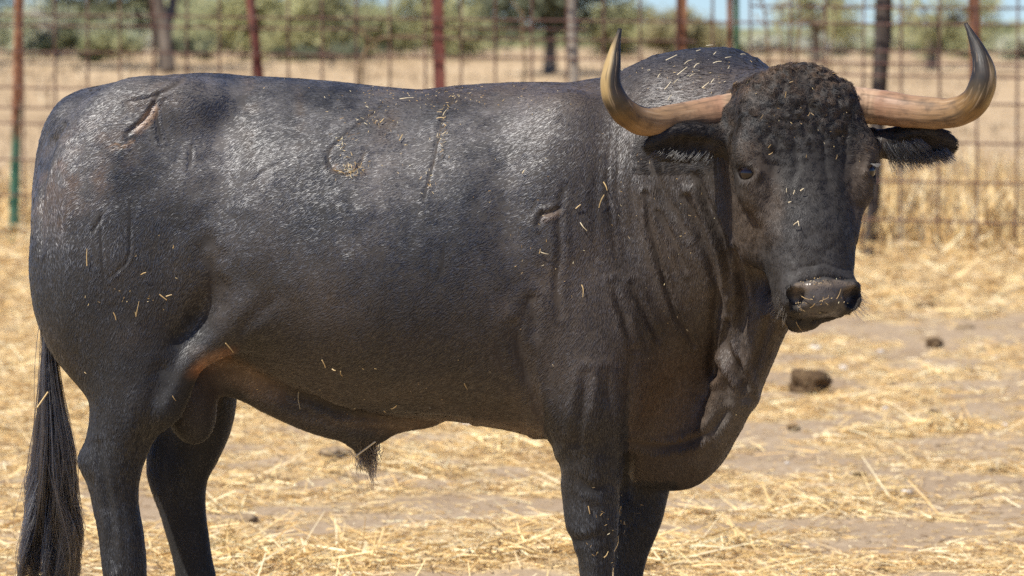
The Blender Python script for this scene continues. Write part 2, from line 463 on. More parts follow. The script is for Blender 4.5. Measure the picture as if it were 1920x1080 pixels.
for k in range(8): hwire(.155 + .253 * k, -8.7, 8.5, -.0045)
for z0, a, b in ((1.60, -6.7, -.9), (1.02, -4.7, -2.6), (1.615, -.6, .5), (1.34, 1.55, 4.8), (1.78, 1.55, 4.8), (1.50, 1.55, 4.8), (1.545, -.9, 1.2)):
    hwire(z0, a, b, .024)
def fence_at(px, py):
    """x along the fence, height, for a spot of the photograph"""
    dx, dy = (px - 960) / 7200.0, (540 - py) / 7200.0
    d = np.array((dx, CP + dy * SP, -SP + dy * CP))
    t = (16.7 - CAM[1]) / (d[1] + .373 * d[0])
    p = CAM + d * t
    return fl(p[0]), p[2]
def post(a, b, kind, w, mat, lab, yo=.06, ztop=2.15, **kw):
    (xa, za), (xb, zb) = fence_at(*a), fence_at(*b)
    sl = (xa - xb) / (za - zb)
    zl = zb if kw.get('short') else -.15
    xt, xb0 = xb + sl * (ztop - zb), xb + sl * (zl - zb)
    P = np.array([(xb0, 0, zl), (xt, 0, ztop)])
    w = w * .0037
    if kind == 'round':
        z = np.linspace(0, 1, 14); Q = P[0] + (P[1] - P[0]) * z[:, None]
        V, F = tube_arrays(Q, np.full(14, w / 2), 14)
    elif kind == 'square':
        z = np.linspace(0, 1, 3); Q = P[0] + (P[1] - P[0]) * z[:, None]; V, F = tube_arrays(Q, w * .6, 4)
    elif kind == 'angle':       # an L-section: two flanges
        t = .006; h = w
        prof = np.array([(-h*.5, h*.3), (-h*.5 + t, h*.3), (-h*.0 + t, -h*.35), (h*.55, -h*.15), (h*.55, -h*.15 - t), (0, -h*.35 - t)])
        V = np.vstack([np.stack((prof[:, 0] + q[0], prof[:, 1], np.full(6, q[2])), 1) for q in P])
        F = [np.array([(i, (i + 1) % 6, 6 + (i + 1) % 6, 6 + i) for i in range(6)])[:, ::-1], np.array([[0, 1, 2, 3], [0, 3, 4, 5], [9, 8, 7, 6], [11, 10, 9, 6]])]
        F = [np.vstack(F)]
    elif kind == 'log':
        z = np.linspace(0, 1, 26); Q = P[0] + (P[1] - P[0]) * z[:, None]
        Q[:, 0] += .03 * fbm(z * 3, 1.0, 0.0, 2); r = w / 2 * (.85 + .35 * z + .12 * fbm(z * 9, 4.0, 0.0, 2)) * kw.get('g', 1)
        V, F = tube_arrays(Q, r, 14); V = V + .006 * np.stack([vnoise(V[:, 0] * 30, V[:, 1] * 30, V[:, 2] * 5 + 9 * q) for q in range(3)], 1) * (1, 1, 0)
    o = mesh_np('post', V, F, mat, fence, smooth=(kind in ('round', 'log')))
    o.location = (0, yo, 0); o['label'] = lab
    return o
post((30, 0), (19, 470), 'square', 17, MAT_GREENPOST, 'steel post rusted above with green paint below', .05, 2.3)
post((463, 0), (479, 138), 'round', 17, MAT_REDRUST, 'dark red leaning pipe post')
post((812, 0), (817, 160), 'angle', 27, MAT_REDRUST, 'red-brown angle iron post')
post((1272, 0), (1270, 100), 'angle', 22, MAT_BROWNRUST, 'rusty brown angle iron post near the hump')
o = post((1363, 0), (1364, 85), 'square', 9, MAT_BROWNRUST, 'rusty half of the double post behind the hump')
o = post((1374, 0), (1375, 85), 'square', 9, MAT_GREEN, 'green half of the double post behind the hump', .075)
post((1821, 0), (1825, 195), 'angle', 22, MAT_BROWNRUST, 'dark rusty post behind the right horn', short=True)
post((1650, 0), (1625, 460), 'log', 26, MAT_WOOD, 'dark leaning wooden post', .12, 2.2, g=1.0)
post((1059, 0), (1065, 150), 'log', 16, MAT_PALEWOOD, 'pale thin wooden stake', .14, 2.0)
post((-560, 0), (-556, 160), 'round', 17, MAT_REDRUST, 'dark red pipe post beyond the left edge')
post((2330, 0), (2334, 160), 'round', 17, MAT_REDRUST, 'dark red pipe post beyond the right edge')
# bits of dry weed caught in the wires
def weed(name, pts, r, Y, mat, lab, cat, grp=None, twigs=0):
    P = catmull([at(a, b, Y) for a, b in pts], 24)
    parts = [tube_arrays(P, np.linspace(r, r * .5, 24), 7)]
    for i in range(twigs):
        j = int(rng.integers(6, 22)); q = P[j]
        e = q + np.array((rng.normal(0, .12), rng.normal(0, .06), .04 + .14 * rng.random()))
        parts.append(tube_arrays(catmull([q, (q + e) / 2 + rng.normal(0, .015, 3), e], 6), np.linspace(r * .5, r * .2, 6), 5))
    V, F = join_arrays(parts); o = mesh_np(name, V, F, mat, smooth=True); tag(o, lab, cat, grp); return o
md2 = NT('dead_stalk'); MAT_STALK = md2.pbsdf(md2.ramp(md2.noise(md2.coords(), 20), [(.35, (.11, .075, .04)), (.65, (.28, .20, .12))]), .9, .1)
g_ = 'dead weed stalks standing behind the fence'
weed('dead_stalk', [(672, 230), (676, 160), (679, 118), (690, 80), (693, 66)], .016, 16.9, MAT_STALK, 'bent dead twig caught in the wires above the loin', 'stalk', g_, 6)
weed('dead_stalk', [(1442, 190), (1440, 100), (1436, 40), (1424, -30)], .014, 17.3, MAT_STALK, 'bare brown stalk just right of the hump', 'stalk', g_, 4)
weed('dead_stalk', [(1492, 200), (1494, 110), (1500, 40), (1494, -40)], .013, 17.5, MAT_STALK, 'straight brown stalk above the middle of the poll', 'stalk', g_, 5)
weed('dead_stalk', [(1475, 190), (1470, 120), (1462, 60), (1468, 0)], .009, 17.9, MAT_STALK, 'thin pale stalk between the two brown stalks above the poll', 'stalk', g_, 5)
weed('dead_stalk', [(980, 170), (984, 120), (978, 60), (982, 20)], .012, 18.5, MAT_STALK, 'thin dead stalk left of the pale wooden stake', 'stalk', g_, 4)
weed('dead_stalk', [(1560, 200), (1556, 120), (1565, 40), (1560, -30)], .008, 18.8, MAT_STALK, 'thin stalk left of the dark wooden post', 'stalk', g_, 6)
# ================================================================== TREES AND BUSHES BEYOND THE FENCE
def leafmat(name, a, b, c):
    m = NT(name); n = m.noise(m.coords(), 1.3, 4); t = m.attr('tint')
    col = m.mix(m.ramp(n, [(.35, a), (.52, b), (.7, c)]), t, .5, 'MULTIPLY')
    m.pbsdf(col, .6, .3)
    tr = m.n('ShaderNodeBsdfTranslucent'); m.l(col, tr.inputs[0])
    mx = m.n('ShaderNodeMixShader'); mx.inputs[0].default_value = .5
    m.l(m.p.outputs[0], mx.inputs[1]); m.l(tr.outputs[0], mx.inputs[2]); m.l(mx.outputs[0], m.out.inputs[0])
    return m.m
MAT_LEAF = {
 'yellow': leafmat('yellow_green_leaves', (0.276, 0.27, 0.14), (0.408, 0.396, 0.192), (0.520, 0.520, 0.288)),
 'pale': leafmat('pale_green_leaves', (0.386, 0.420, 0.269), (0.520, 0.520, 0.370), (0.520, 0.520, 0.487)),
 'dark': leafmat('dark_evergreen_leaves', (0.090, 0.102, 0.066), (0.156, 0.174, 0.102), (0.240, 0.252, 0.156)),
 'olive': leafmat('olive_leaves', (0.218, 0.244, 0.126), (0.336, 0.344, 0.176), (0.470, 0.454, 0.252)),
 'brown': leafmat('brownish_leaves', (0.218, 0.202, 0.101), (0.336, 0.302, 0.151), (0.454, 0.395, 0.218)),
}
mb = NT('bark'); nb = mb.noise(mb.coords((4, 4, 1)), 4, 5)
MAT_BARK = mb.pbsdf(mb.ramp(nb, [(.35, (.09, .07, .055)), (.6, (.20, .165, .13)), (.75, (.30, .26, .21))]), .95, .1, bump=nb, bstr=.8, bdist=.03)
def tree(px, hw, top, base, dist, kind, n, leaf, lab, cat='tree', name='tree', trunk=.10, grp='trees and bushes at the far side of the field', tpx=None, seed=0):
    """px, half width, top and crown-base rows of the photograph; the crown gets its real size at that distance"""
    r = np.random.default_rng(seed + 77)
    Y = dist - 9.0
    c = at(px, 90, Y); gz0 = float(ground_z(np.array([c[0]]), np.array([Y]))[0])
    s = dist / 7200.0
    ztop = at(px, top, Y)[2]; zb = max(at(px, base, Y)[2], gz0 + .05)
    W = hw * s * 1.3
    root = empty(name, (c[0], Y, gz0)); tag(root, lab, cat, grp)
    H = ztop - gz0; zb -= gz0
    # crown: leaf clumps around limb ends in an uneven ellipsoid
    nc = max(10, int(n / 90))
    a = r.uniform(0, 2 * math.pi, nc); q = r.random(nc) ** .45; el = r.uniform(-1, 1, nc)
    cc = np.stack((np.cos(a) * np.sqrt(1 - el**2) * q * W, np.sin(a) * np.sqrt(1 - el**2) * q * W * .9, zb + (H - zb) * (.5 + .5 * el * q)), 1)
    cs = (.16 + .16 * r.random(nc)) * min(W, (H - zb))
    i = r.integers(0, nc, n)
    P = cc[i] + r.normal(0, 1, (n, 3)) * (cs[i] * .55)[:, None]
    P[:, 2] = np.maximum(P[:, 2], .03)
    # leaves turn their faces outwards and up to the light
    fn_ = P - np.array((0, 0, (zb + H) / 2)); fn_ /= np.linalg.norm(fn_, axis=1)[:, None] + 1e-6
    fn_ = fn_ * .7 + np.array((-.25, -.35, .75)) + r.normal(0, .38, (n, 3)); fn_ /= np.linalg.norm(fn_, axis=1)[:, None]
    d1 = np.cross(fn_, r.normal(0, 1, (n, 3))); d1 /= np.linalg.norm(d1, axis=1)[:, None]
    d2 = np.cross(fn_, d1); d2 /= np.linalg.norm(d2, axis=1)[:, None]
    L = leaf * (.6 + .8 * r.random(n))
    V = np.stack((P - d1 * L[:, None], P + d2 * (L * .45)[:, None], P + d1 * L[:, None], P - d2 * (L * .45)[:, None]), 1).reshape(-1, 3)
    F = np.arange(n * 4).reshape(-1, 4)
    tn = np.repeat(.7 + .6 * r.random(n), 4)[:, None] * np.ones(3)
    mesh_np('crown', V, F, MAT_LEAF[kind], root, attrs={'tint': tn})
    parts = []
    tx = 0 if tpx is None else (at(tpx, 90, Y)[0] - c[0])
    lean = r.normal(0, .08)
    tip = np.array((tx * .5 + lean, 0, zb + (H - zb) * .45))
    parts.append(tube_arrays(catmull([(tx, 0, -.1), (tx + .02, 0, zb * .4 + .02), (tx * .8 + lean * .5, 0, zb + .02 * H), tip], 12), np.linspace(trunk, trunk * .5, 12), 9))
    for j in range(min(nc, 14)):
        parts.append(tube_arrays(catmull([tip * .75, (tip + cc[j]) / 2 + r.normal(0, .06, 3), cc[j]], 7), np.linspace(trunk * .42, trunk * .10, 7), 5))
    V, F = join_arrays(parts); mesh_np('trunk', V, F, MAT_BARK, root, smooth=True)
    return root
B = 'bush'
TREES = [
 (70, 85, 8, 100, 92, 'pale', 3600, .09, 'pale grey-green bush at the far left behind the rusty green post', B),
 (215, 150, -190, 38, 80, 'dark', 6500, .09, 'dark evergreen tree at the left with a pale trunk', 'tree'),
 (160, 80, 58, 106, 85, 'olive', 3600, .07, 'low olive bush under the dark evergreen tree', B),
 (385, 55, 68, 106, 88, 'dark', 2600, .06, 'low dark bush in the open gap left of the leaning pipe post', B),
 (262, 55, 30, 106, 95, 'pale', 2400, .08, 'pale bush right behind the pale trunk', B),
 (540, 115, -30, 104, 86, 'yellow', 7500, .085, 'wide yellow-green bush behind the leaning pipe post', B),
 (590, 140, -190, 12, 98, 'dark', 6000, .10, 'dark tree crown hanging over the wide yellow-green bush', 'tree'),
 (690, 75, 18, 106, 90, 'olive', 4200, .08, 'rounded olive bush left of the angle iron post', B),
 (620, 90, 84, 108, 80, 'dark', 2600, .05, 'low dark shadowy scrub left of the angle iron post', B),
 (850, 85, -30, 104, 88, 'yellow', 6000, .085, 'light green bush right of the angle iron post', B),
 (1030, 115, -210, 70, 76, 'dark', 9500, .085, 'broad dark oak above the back of the bull', 'tree'),
 (1150, 62, 2, 100, 92, 'yellow', 4200, .08, 'yellow-green bush between the dark oak and the left horn', B),
 (1270, 75, 24, 102, 90, 'brown', 4400, .08, 'brownish green bush behind the hump', B),
 (1400, 65, 62, 104, 95, 'pale', 2600, .07, 'low pale green bush right of the hump', B),
 (1530, 85, -40, 96, 84, 'yellow', 1500, .075, 'thin yellow-green tree with sky showing through above the poll', 'tree'),
 (1480, 75, 66, 104, 96, 'pale', 3200, .08, 'low pale bush under the thin tree above the poll', B),
 (1745, 105, -30, 92, 80, 'yellow', 1900, .07, 'sparse yellow-flowered tree left of the right horn tip', 'tree'),
 (1640, 90, 58, 104, 97, 'pale', 2800, .07, 'low pale bush behind the dark wooden post', B),
 (1800, 90, 66, 104, 92, 'olive', 2800, .06, 'low olive bush behind the right horn tip', B),
 (1910, 70, 60, 104, 90, 'pale', 2200, .07, 'low pale bush at the far right edge', B),
 (-120, 130, -150, 60, 84, 'dark', 5000, .10, 'dark tree cut by the left edge', 'tree'),
 (2050, 120, -60, 80, 90, 'olive', 4500, .09, 'olive tree beyond the right edge', 'tree'),
]
for i, T in enumerate(TREES[:-1]):
    tree(*T[:9], T[9], name='tree' if T[9] == 'tree' else 'bush', seed=i, trunk=.16 if T[9] == 'tree' else .05, tpx=305 if i == 1 else None)
# the pale trunk in front of the far left trees, nearer than they are
P = catmull([at(286, -60, 38), at(296, 0, 38), at(306, 40, 38), at(312, 90, 38), at(318, 138, 38)], 16)
V, F = tube_arrays(P, np.linspace(.080, .095, 16), 12); V = V + .012 * np.stack([vnoise(V[:, 0] * 9, V[:, 1] * 9, V[:, 2] * 4 + 9 * q) for q in range(3)], 1)
P2 = catmull([at(308, 50, 38), at(322, 20, 38.2), at(330, -60, 38.4)], 8); V2, F2 = tube_arrays(P2, np.linspace(.07, .05, 8), 8)
V, F = join_arrays([(V, F), (V2, F2)])
o = mesh_np('dead_tree_trunk', V, F, MAT_BARK, smooth=True); tag(o, 'bare leaning pale trunk standing in the field at the left', 'tree trunk')
# far low scrub that closes the field
r = np.random.default_rng(5); n = 42000
x = r.uniform(-45, 45, n); y = 150 + r.random(n) * 40
h = (.75 + 1.9 * np.clip(fbm(x / 9, 1.0, 0.0, 3) + .2, 0, 1)) * r.random(n) ** .7
P = np.stack((x, y, ground_z(x, y) + h), 1); fn_ = np.array((-.25, -.5, .7)) + r.normal(0, .35, (n, 3)); fn_ /= np.linalg.norm(fn_, axis=1)[:, None]
d1 = np.cross(fn_, r.normal(0, 1, (n, 3))); d1 *= .2 / np.linalg.norm(d1, axis=1)[:, None]; d2 = np.cross(fn_, d1)
V = np.stack((P - d1, P + d2, P + d1, P - d2), 1).reshape(-1, 3)
o = mesh_np('far_scrub', V, np.arange(4 * n).reshape(-1, 4), MAT_LEAF['olive'], attrs={'tint': np.repeat(.7 + .6 * r.random(n), 4)[:, None] * np.ones(3)})
tag(o, kind='stuff')
# ================================================================== THE BULL
# ---- an implicit body on a grid, meshed with surface nets
GH = 0.0075
GX0, GY0, GZ0 = -1.20, -0.86, -0.02
GN = (int(2.22 / GH), int(1.32 / GH), int(1.68 / GH))
gx = (GX0 + GH * np.arange(GN[0])).astype(np.float32)
gy = (GY0 + GH * np.arange(GN[1])).astype(np.float32)
gz = (GZ0 + GH * np.arange(GN[2])).astype(np.float32)
FLD = np.full(GN, 0.5, dtype=np.float32)

def smin(a, b, k):
    h = np.clip(0.5 + 0.5 * (b - a) / k, 0, 1)
    return b + (a - b) * h - k * h * (1 - h)
def region(lo, hi):
    s = []
    for g, l, h in zip((gx, gy, gz), lo, hi):
        a = int(np.clip(np.searchsorted(g, l), 0, len(g))); b = int(np.clip(np.searchsorted(g, h), 0, len(g)))
        s.append(slice(a, max(a, b)))
    return tuple(s)
def put(fun, lo, hi, k, op='add'):
    m = k + 0.02
    s = region(np.asarray(lo) - m, np.asarray(hi) + m)
    if any(q.stop <= q.start for q in s): return
    X, Y, Z = gx[s[0]][:, None, None], gy[s[1]][None, :, None], gz[s[2]][None, None, :]
    d = fun(X, Y, Z).astype(np.float32)
    if op == 'add': FLD[s] = smin(FLD[s], d, k)
    else: FLD[s] = -smin(-FLD[s], d, k)
def basis(rot):
    """rot: (rx, ry, rz) degrees; rows of the matrix are the local axes"""
    M = np.array(Matrix.Rotation(R(rot[2]), 3, 'Z') @ Matrix.Rotation(R(rot[1]), 3, 'Y') @ Matrix.Rotation(R(rot[0]), 3, 'X'))
    return M.T
def ell(c, r, k=0.05, rot=(0, 0, 0), op='add', M=None):
    c = np.asarray(c, float); r = np.asarray(r, float); M = basis(rot) if M is None else M
    ext = np.sqrt(((M.T * r) ** 2).sum(1)) if True else r
    def f(X, Y, Z):
        x, y, z = X - c[0], Y - c[1], Z - c[2]
        l = [M[i][0] * x + M[i][1] * y + M[i][2] * z for i in range(3)]
        k0 = np.sqrt(sum((q / a) ** 2 for q, a in zip(l, r))); k1 = np.sqrt(sum((q / a**2) ** 2 for q, a in zip(l, r))) + 1e-6
        return k0 * (k0 - 1) / k1
    put(f, c - ext, c + ext, k, op)
def cap(a, b, ra, rb, k=0.03, op='add', flat=1.0, fdir=(0, 1, 0)):
    a = np.asarray(a, float); b = np.asarray(b, float); ba = b - a; L2 = ba.dot(ba)
    fd = np.asarray(fdir, float)
    def f(X, Y, Z):
        x, y, z = X - a[0], Y - a[1], Z - a[2]
        t = np.clip((x * ba[0] + y * ba[1] + z * ba[2]) / L2, 0, 1)
        x, y, z = x - t * ba[0], y - t * ba[1], z - t * ba[2]
        if flat != 1.0:
            q = x * fd[0] + y * fd[1] + z * fd[2]
            s = (1 / flat - 1) * q
            x, y, z = x + s * fd[0], y + s * fd[1], z + s * fd[2]
        return np.sqrt(x*x + y*y + z*z) - (ra + (rb - ra) * t)
    r = max(ra, rb) * max(1, flat)
    put(f, np.minimum(a, b) - r, np.maximum(a, b) + r, k, op)
def chain(pts, k=0.03, **kw):
    """one smooth tapering limb through pts: (px, py, Y, r)"""
    P = np.array([(*at(*p[:3]), p[3]) for p in pts])
    if len(P) > 2: P = catmull(P, (len(P) - 1) * 7 + 1)
    def f(X, Y, Z):
        best = None
        for p, q in zip(P[:-1], P[1:]):
            ba = q[:3] - p[:3]; L2 = ba.dot(ba)
            x, y, z = X - p[0], Y - p[1], Z - p[2]
            t = np.clip((x * ba[0] + y * ba[1] + z * ba[2]) / L2, 0, 1)
            x, y, z = x - t * ba[0], y - t * ba[1], z - t * ba[2]
            d = np.sqrt(x*x + y*y + z*z) - (p[3] + (q[3] - p[3]) * t)
            best = d if best is None else np.minimum(best, d)
        return best
    r = P[:, 3].max()
    put(f, P[:, :3].min(0) - r, P[:, :3].max(0) + r, k)

# ---- torso loft: px, top, bottom, half width, centre Y
TL = np.array([
 (70, 350, 450, .08, .05), (90, 245, 560, .150, .05), (120, 192, 640, .195, .05), (160, 168, 680, .23, .045), (235, 152, 680, .26, .04),
 (280, 149, 670, .27, .04), (330, 138, 660, .28, .035), (380, 135, 655, .29, .03), (430, 138, 665, .305, .03), (500, 144, 705, .335, .02), (600, 151, 752, .36, .01),
 (700, 161, 778, .375, .0), (790, 167, 787, .375, .0), (860, 160, 790, .365, .0), (960, 154, 808, .35, -.01),
 (1060, 154, 832, .32, -.01), (1150, 140, 860, .265, .0), (1230, 122, 895, .22, .0), (1300, 120, 885, .18, .0),
 (1360, 130, 835, .14, -.02), (1400, 180, 770, .10, -.04), (1425, 260, 700, .07, -.06)], float)
tx = np.array([at(p, 500, y)[0] for p, _, _, _, y in TL])
tzt = np.array([at(p, t, y)[2] for p, t, _, _, y in TL])
tzb = np.array([at(p, b, y)[2] for p, _, b, _, y in TL])
def gsm(a, s):
    n = int(4 * s / GH); w = np.exp(-0.5 * (np.arange(-n, n+1) * GH / s) ** 2); w /= w.sum()
    return np.convolve(np.pad(a, n, mode='edge'), w, 'valid')
inx = (gx > tx[0]) & (gx < tx[-1])
zt_, zb_, hw_, yc_ = (gsm(np.interp(gx, tx, v), s) for v, s in ((tzt, .012), (tzb, .03), (TL[:, 3], .04), (TL[:, 4], .04)))
def torso(X, Y, Z):
    i0 = int(round((float(X.ravel()[0]) - GX0) / GH)); n = X.shape[0]
    sl = slice(i0, i0 + n)
    zt, zb, hw, yc = (v[sl][:, None, None] for v in (zt_, zb_, hw_, yc_))
    a = np.maximum((zt - zb) / 2, .01); t = (Z - (zt + zb) / 2) / a
    s = (Y - yc) / (hw * (1 - 0.10 * t - 0.06 * t * t))
    n_ = 2.35
    rho = (np.abs(t) ** n_ + np.abs(s) ** n_) ** (1 / n_)
    d = (rho - 1) * np.minimum(a, hw)
    return np.where(inx[sl][:, None, None], d, 0.3)
put(torso, (tx[0], -.5, .3), (tx[-1], .5, 1.6), 0.02)

N, Fr = -1, 1
# haunches (near and far), hips
for sgn in (-1, 1):
    yo = .03
    ell(at(235, 440, yo + sgn * .15), (.215, .135, .36), .06, (0, 8, 0))
    ell(at(195, 520, yo + sgn * .15), (.135, .11, .25), .05, (0, 0, 0))
    ell(at(300, 560, yo + sgn * .17), (.12, .075, .22), .06, (0, 12, 0))       # thigh in front
    ell(at(345, 196, yo + sgn * .17), (.10, .06, .05), .08)                     # hook bone
    ell(at(155, 228, yo + sgn * .07), (.07, .05, .04), .06)                     # pin bone
# near hind leg
chain([(250, 560, -.08, .12), (246, 690, -.13, .100), (240, 760, -.15, .084), (228, 830, -.15, .070), (218, 880, -.15, .062), (222, 940, -.15, .050), (230, 1010, -.15, .047), (238, 1100, -.15, .043), (244, 1190, -.15, .042), (246, 1230, -.15, .048)], .07)
chain([(200, 790, -.15, .030), (172, 862, -.15, .027)], .04)
chain([(172, 862, -.15, .026), (192, 940, -.15, .022), (212, 1030, -.15, .020), (224, 1150, -.15, .020)], .03)
chain([(246, 1230, -.15, .045), (268, 1275, -.17, .042), (282, 1300, -.17, .050)], .03)
# far hind leg
chain([(330, 600, .18, .12), (365, 720, .19, .100), (372, 790, .19, .083), (362, 840, .19, .070), (346, 890, .19, .062), (350, 960, .19, .050), (362, 1030, .19, .047), (376, 1100, .19, .044), (384, 1190, .19, .042), (386, 1215, .19, .048)], .045)
chain([(310, 800, .19, .034), (294, 885, .19, .026), (318, 960, .19, .022), (340, 1040, .19, .020), (356, 1150, .19, .02)], .03)
chain([(386, 1215, .19, .045), (404, 1250, .17, .042), (418, 1280, .17, .050)], .03)
# stifle fold running from the flank down the thigh
chain([(480, 590, -.24, .05), (410, 638, -.215, .035), (350, 680, -.20, .030), (310, 760, -.18, .04)], .07)
chain([(400, 660, .0, .05), (440, 690, .0, .06)], .06)
# scrotum
chain([(385, 690, -.02, .045), (370, 740, -.03, .050), (362, 785, -.03, .052), (368, 808, -.03, .028)], .025)
ell(at(352, 745, -.05), (.045, .045, .075), .03)
# sheath
chain([(395, 690, -.0, .03), (450, 708, -.0, .045), (520, 742, -.0, .052), (590, 768, -.0, .056), (650, 786, -.0, .056), (690, 800, -.0, .042)], .035)
chain([(690, 800, 0, .036), (740, 790, 0, .03), (810, 775, 0, .02)], .04)
chain([(672, 822, -.0, .030), (684, 842, -.0, .024)], .015)

# ---- shoulder and fore legs
ell(at(1090, 470, -.20), (.165, .125, .36), .09, (0, -6, 0))                # scapula mass
ell(at(1140, 610, -.22), (.12, .10, .19), .07)                              # point of shoulder
ell(at(1065, 650, -.21), (.10, .085, .17), .07, (0, -12, 0))
chain([(1085, 600, -.19, .13), (1096, 735, -.235, .106), (1105, 800, -.23, .090), (1110, 870, -.225, .074), (1110, 930, -.22, .062), (1112, 975, -.22, .058), (1116, 1010, -.22, .048), (1117, 1080, -.22, .038), (1116, 1180, -.22, .037), (1118, 1215, -.22, .045)], .08)
chain([(1072, 915, -.22, .02), (1080, 965, -.22, .022), (1090, 1010, -.22, .014)], .03)
chain([(1118, 1215, -.22, .045), (1132, 1258, -.25, .042), (1140, 1288, -.26, .052)], .03)
ell(at(1170, 660, .18), (.13, .12, .25), .07)
chain([(1190, 740, .16, .12), (1205, 820, .15, .10), (1205, 900, .14, .070), (1198, 955, .13, .058), (1184, 1020, .13, .046), (1178, 1080, .13, .037), (1174, 1170, .13, .036), (1176, 1200, .13, .045)], .05)
chain([(1176, 1200, .13, .045), (1190, 1238, .10, .042), (1198, 1268, .09, .052)], .03)

# ---- hump, neck, brisket, dewlap
ell(at(1368, 228, -.08), (.145, .14, .155), .06)
ell(at(1270, 260, -.05), (.16, .15, .155), .08)
ell(at(1300, 350, -.13), (.20, .19, .28), .08)
cap(at(1290, 330, -.10), at(1450, 270, -.30), .24, .165, .08)
cap(at(1280, 480, -.10), at(1430, 420, -.30), .20, .12, .09)
cap(at(1250, 590, -.06), at(1390, 520, -.22), .19, .10, .09)                # throat
chain([(1438, 560, -.30, .055), (1406, 650, -.27, .050), (1380, 725, -.23, .046), (1350, 795, -.17, .052), (1280, 842, -.04, .080), (1225, 838, .0, .088)], .05)
ell(at(1265, 700, -.0), (.16, .15, .19), .07)
chain([(1462, 575, -.36, .04), (1432, 640, -.29, .028), (1390, 745, -.23, .026)], .04)

# ---- tail root
chain([(190, 196, .05, .03), (140, 206, .05, .032), (106, 238, .04, .028), (86, 290, .03, .024), (80, 360, .02, .021), (80, 430, .01, .019),
       (84, 510, .0, .018), (90, 590, -.0, .017), (92, 660, -.0, .014), (94, 740, .0, .010), (96, 830, .0, .008)], .012)

# ---- head, in its own frame
HY, HP, HR_ = R(14), R(20), R(0.5)
hf = np.array((math.sin(HY), -math.cos(HY), 0.0)); up_ = np.array((0, 0, 1.0)); hr0 = np.array((math.cos(HY), math.sin(HY), 0.0))
hr = hr0 * math.cos(HR_) + up_ * math.sin(HR_); hu = up_ * math.cos(HR_) - hr0 * math.sin(HR_)
hl = hf * math.sin(HP) - hu * math.cos(HP)
hn = hf * math.cos(HP) + hu * math.sin(HP)
HO = at(1484, 146, -.47)
LV = .91
HM = np.array((hr, hl, hn))
def hp(u, v, w): return HO + hr * u + hl * (v * LV) + hn * w
def hcap(a, b, ra, rb, k=.02, **kw): cap(hp(*a), hp(*b), ra, rb, k, **kw)
def hell(c, r, k=.02, rot=0.0, op='add', ax=2):
    M = HM.copy()
    if rot:
        A = np.array(Matrix.Rotation(R(rot), 3, 'XYZ'[ax])); M = A @ HM
    ell(hp(*c), r, k, M=M, op=op)
#        v     half-w  front  back
HL = np.array([(-.006, .050, -.03, -.07), (.004, .092, .010, -.11), (.03, .122, .045, -.15), (.07, .138, .066, -.18), (.12, .148, .076, -.19), (.17, .153, .078, -.20),
 (.22, .156, .077, -.205), (.27, .143, .074, -.215), (.32, .130, .072, -.215), (.37, .117, .072, -.205), (.42, .107, .071, -.175), (.46, .099, .068, -.14), (.50, .091, .064, -.11),
 (.545, .085, .064, -.115), (.574, .083, .058, -.105), (.590, .072, .042, -.09), (.604, .045, .012, -.06)], float)
def headf(X, Y, Z):
    x, y, z = X - HO[0], Y - HO[1], Z - HO[2]
    u, v, w = (HM[i][0] * x + HM[i][1] * y + HM[i][2] * z for i in range(3))
    v = v / LV
    hw = np.interp(v, HL[:, 0], HL[:, 1]); fr = np.interp(v, HL[:, 0], HL[:, 2]); bk = np.interp(v, HL[:, 0], HL[:, 3])
    a = np.maximum((fr - bk) / 2, .005); t = (w - (fr + bk) / 2) / a
    # the face is broad in front and narrows towards the jaw
    tap = np.interp(v, [.0, .2, .33, .46, .55], [.0, .08, .14, .06, .0])
    s = u / (hw * (1 + tap * (t - .4)))
    n_ = 2.5
    rho = (np.abs(t) ** n_ + np.abs(s) ** n_) ** (1 / n_)
    d = (rho - 1) * np.minimum(a, hw)
    return np.where((v > -.006) & (v < .604), d, 0.3)
c1, c2 = hp(0, 0, 0), hp(0, .61, -.05)
put(headf, np.minimum(c1, c2) - .25, np.maximum(c1, c2) + .25, .05)
for s in (-1, 1):
    hell((s * .130, .205, .030), (.040, .050, .042), .035)          # brow / orbit
    hell((s * .122, .280, .010), (.035, .05, .045), .03)            # below the eye
    hcap((s * .112, .30, .01), (s * .086, .40, .02), .020, .014, .03)  # facial crest
    hell((s * .085, .31, -.13), (.048, .11, .085), .04)             # cheek and jaw muscle
    hcap((s * .08, .09, -.04), (s * .122, .088, -.045), .048, .043, .02)    # horn boss
    hell((s * .070, .562, .030), (.022, .034, .036), .018)          # nostril wing
    hell((s * .05, .590, .0), (.026, .016, .035), .015)             # upper lip corner
hell((0, .33, .045), (.060, .15, .035), .04)                        # nasal bone
hell((0, .10, .035), (.13, .11, .055), .05)                         # forehead
hell((0, .018, -.03), (.130, .026, .07), .02)                       # poll
hell((0, .553, .042), (.062, .020, .028), .012)
hell((0, .582, .034), (.046, .024, .030), .015)                      # muzzle plate
hell((-.018, .604, -.060), (.038, .016, .040), .015)                    # chin / lower lip
for s in (-1, 1):
    hell((s * .060, .577, .056), (.015, .024, .038), .005, s * 36, 'sub')    # nostril
    hell((s * .074, .562, .052), (.012, .013, .034), .006, 0, 'sub')
    hell((s * .143, .248, .036), (.016, .028, .028), .008, 0, 'sub')         # eye socket
for s in (-1, 1):
    e = [(s * .155, .234, .024), (s * .147, .233, .046), (s * .132, .243, .060), (s * .121, .264, .064)]
    for a_, b_ in zip(e[:-1], e[1:]): hcap(a_, b_, .0095, .0085, .005)
    e = [(s * .156, .250, .018), (s * .154, .272, .030), (s * .141, .282, .047), (s * .124, .270, .062)]
    for a_, b_ in zip(e[:-1], e[1:]): hcap(a_, b_, .0065, .0065, .005)
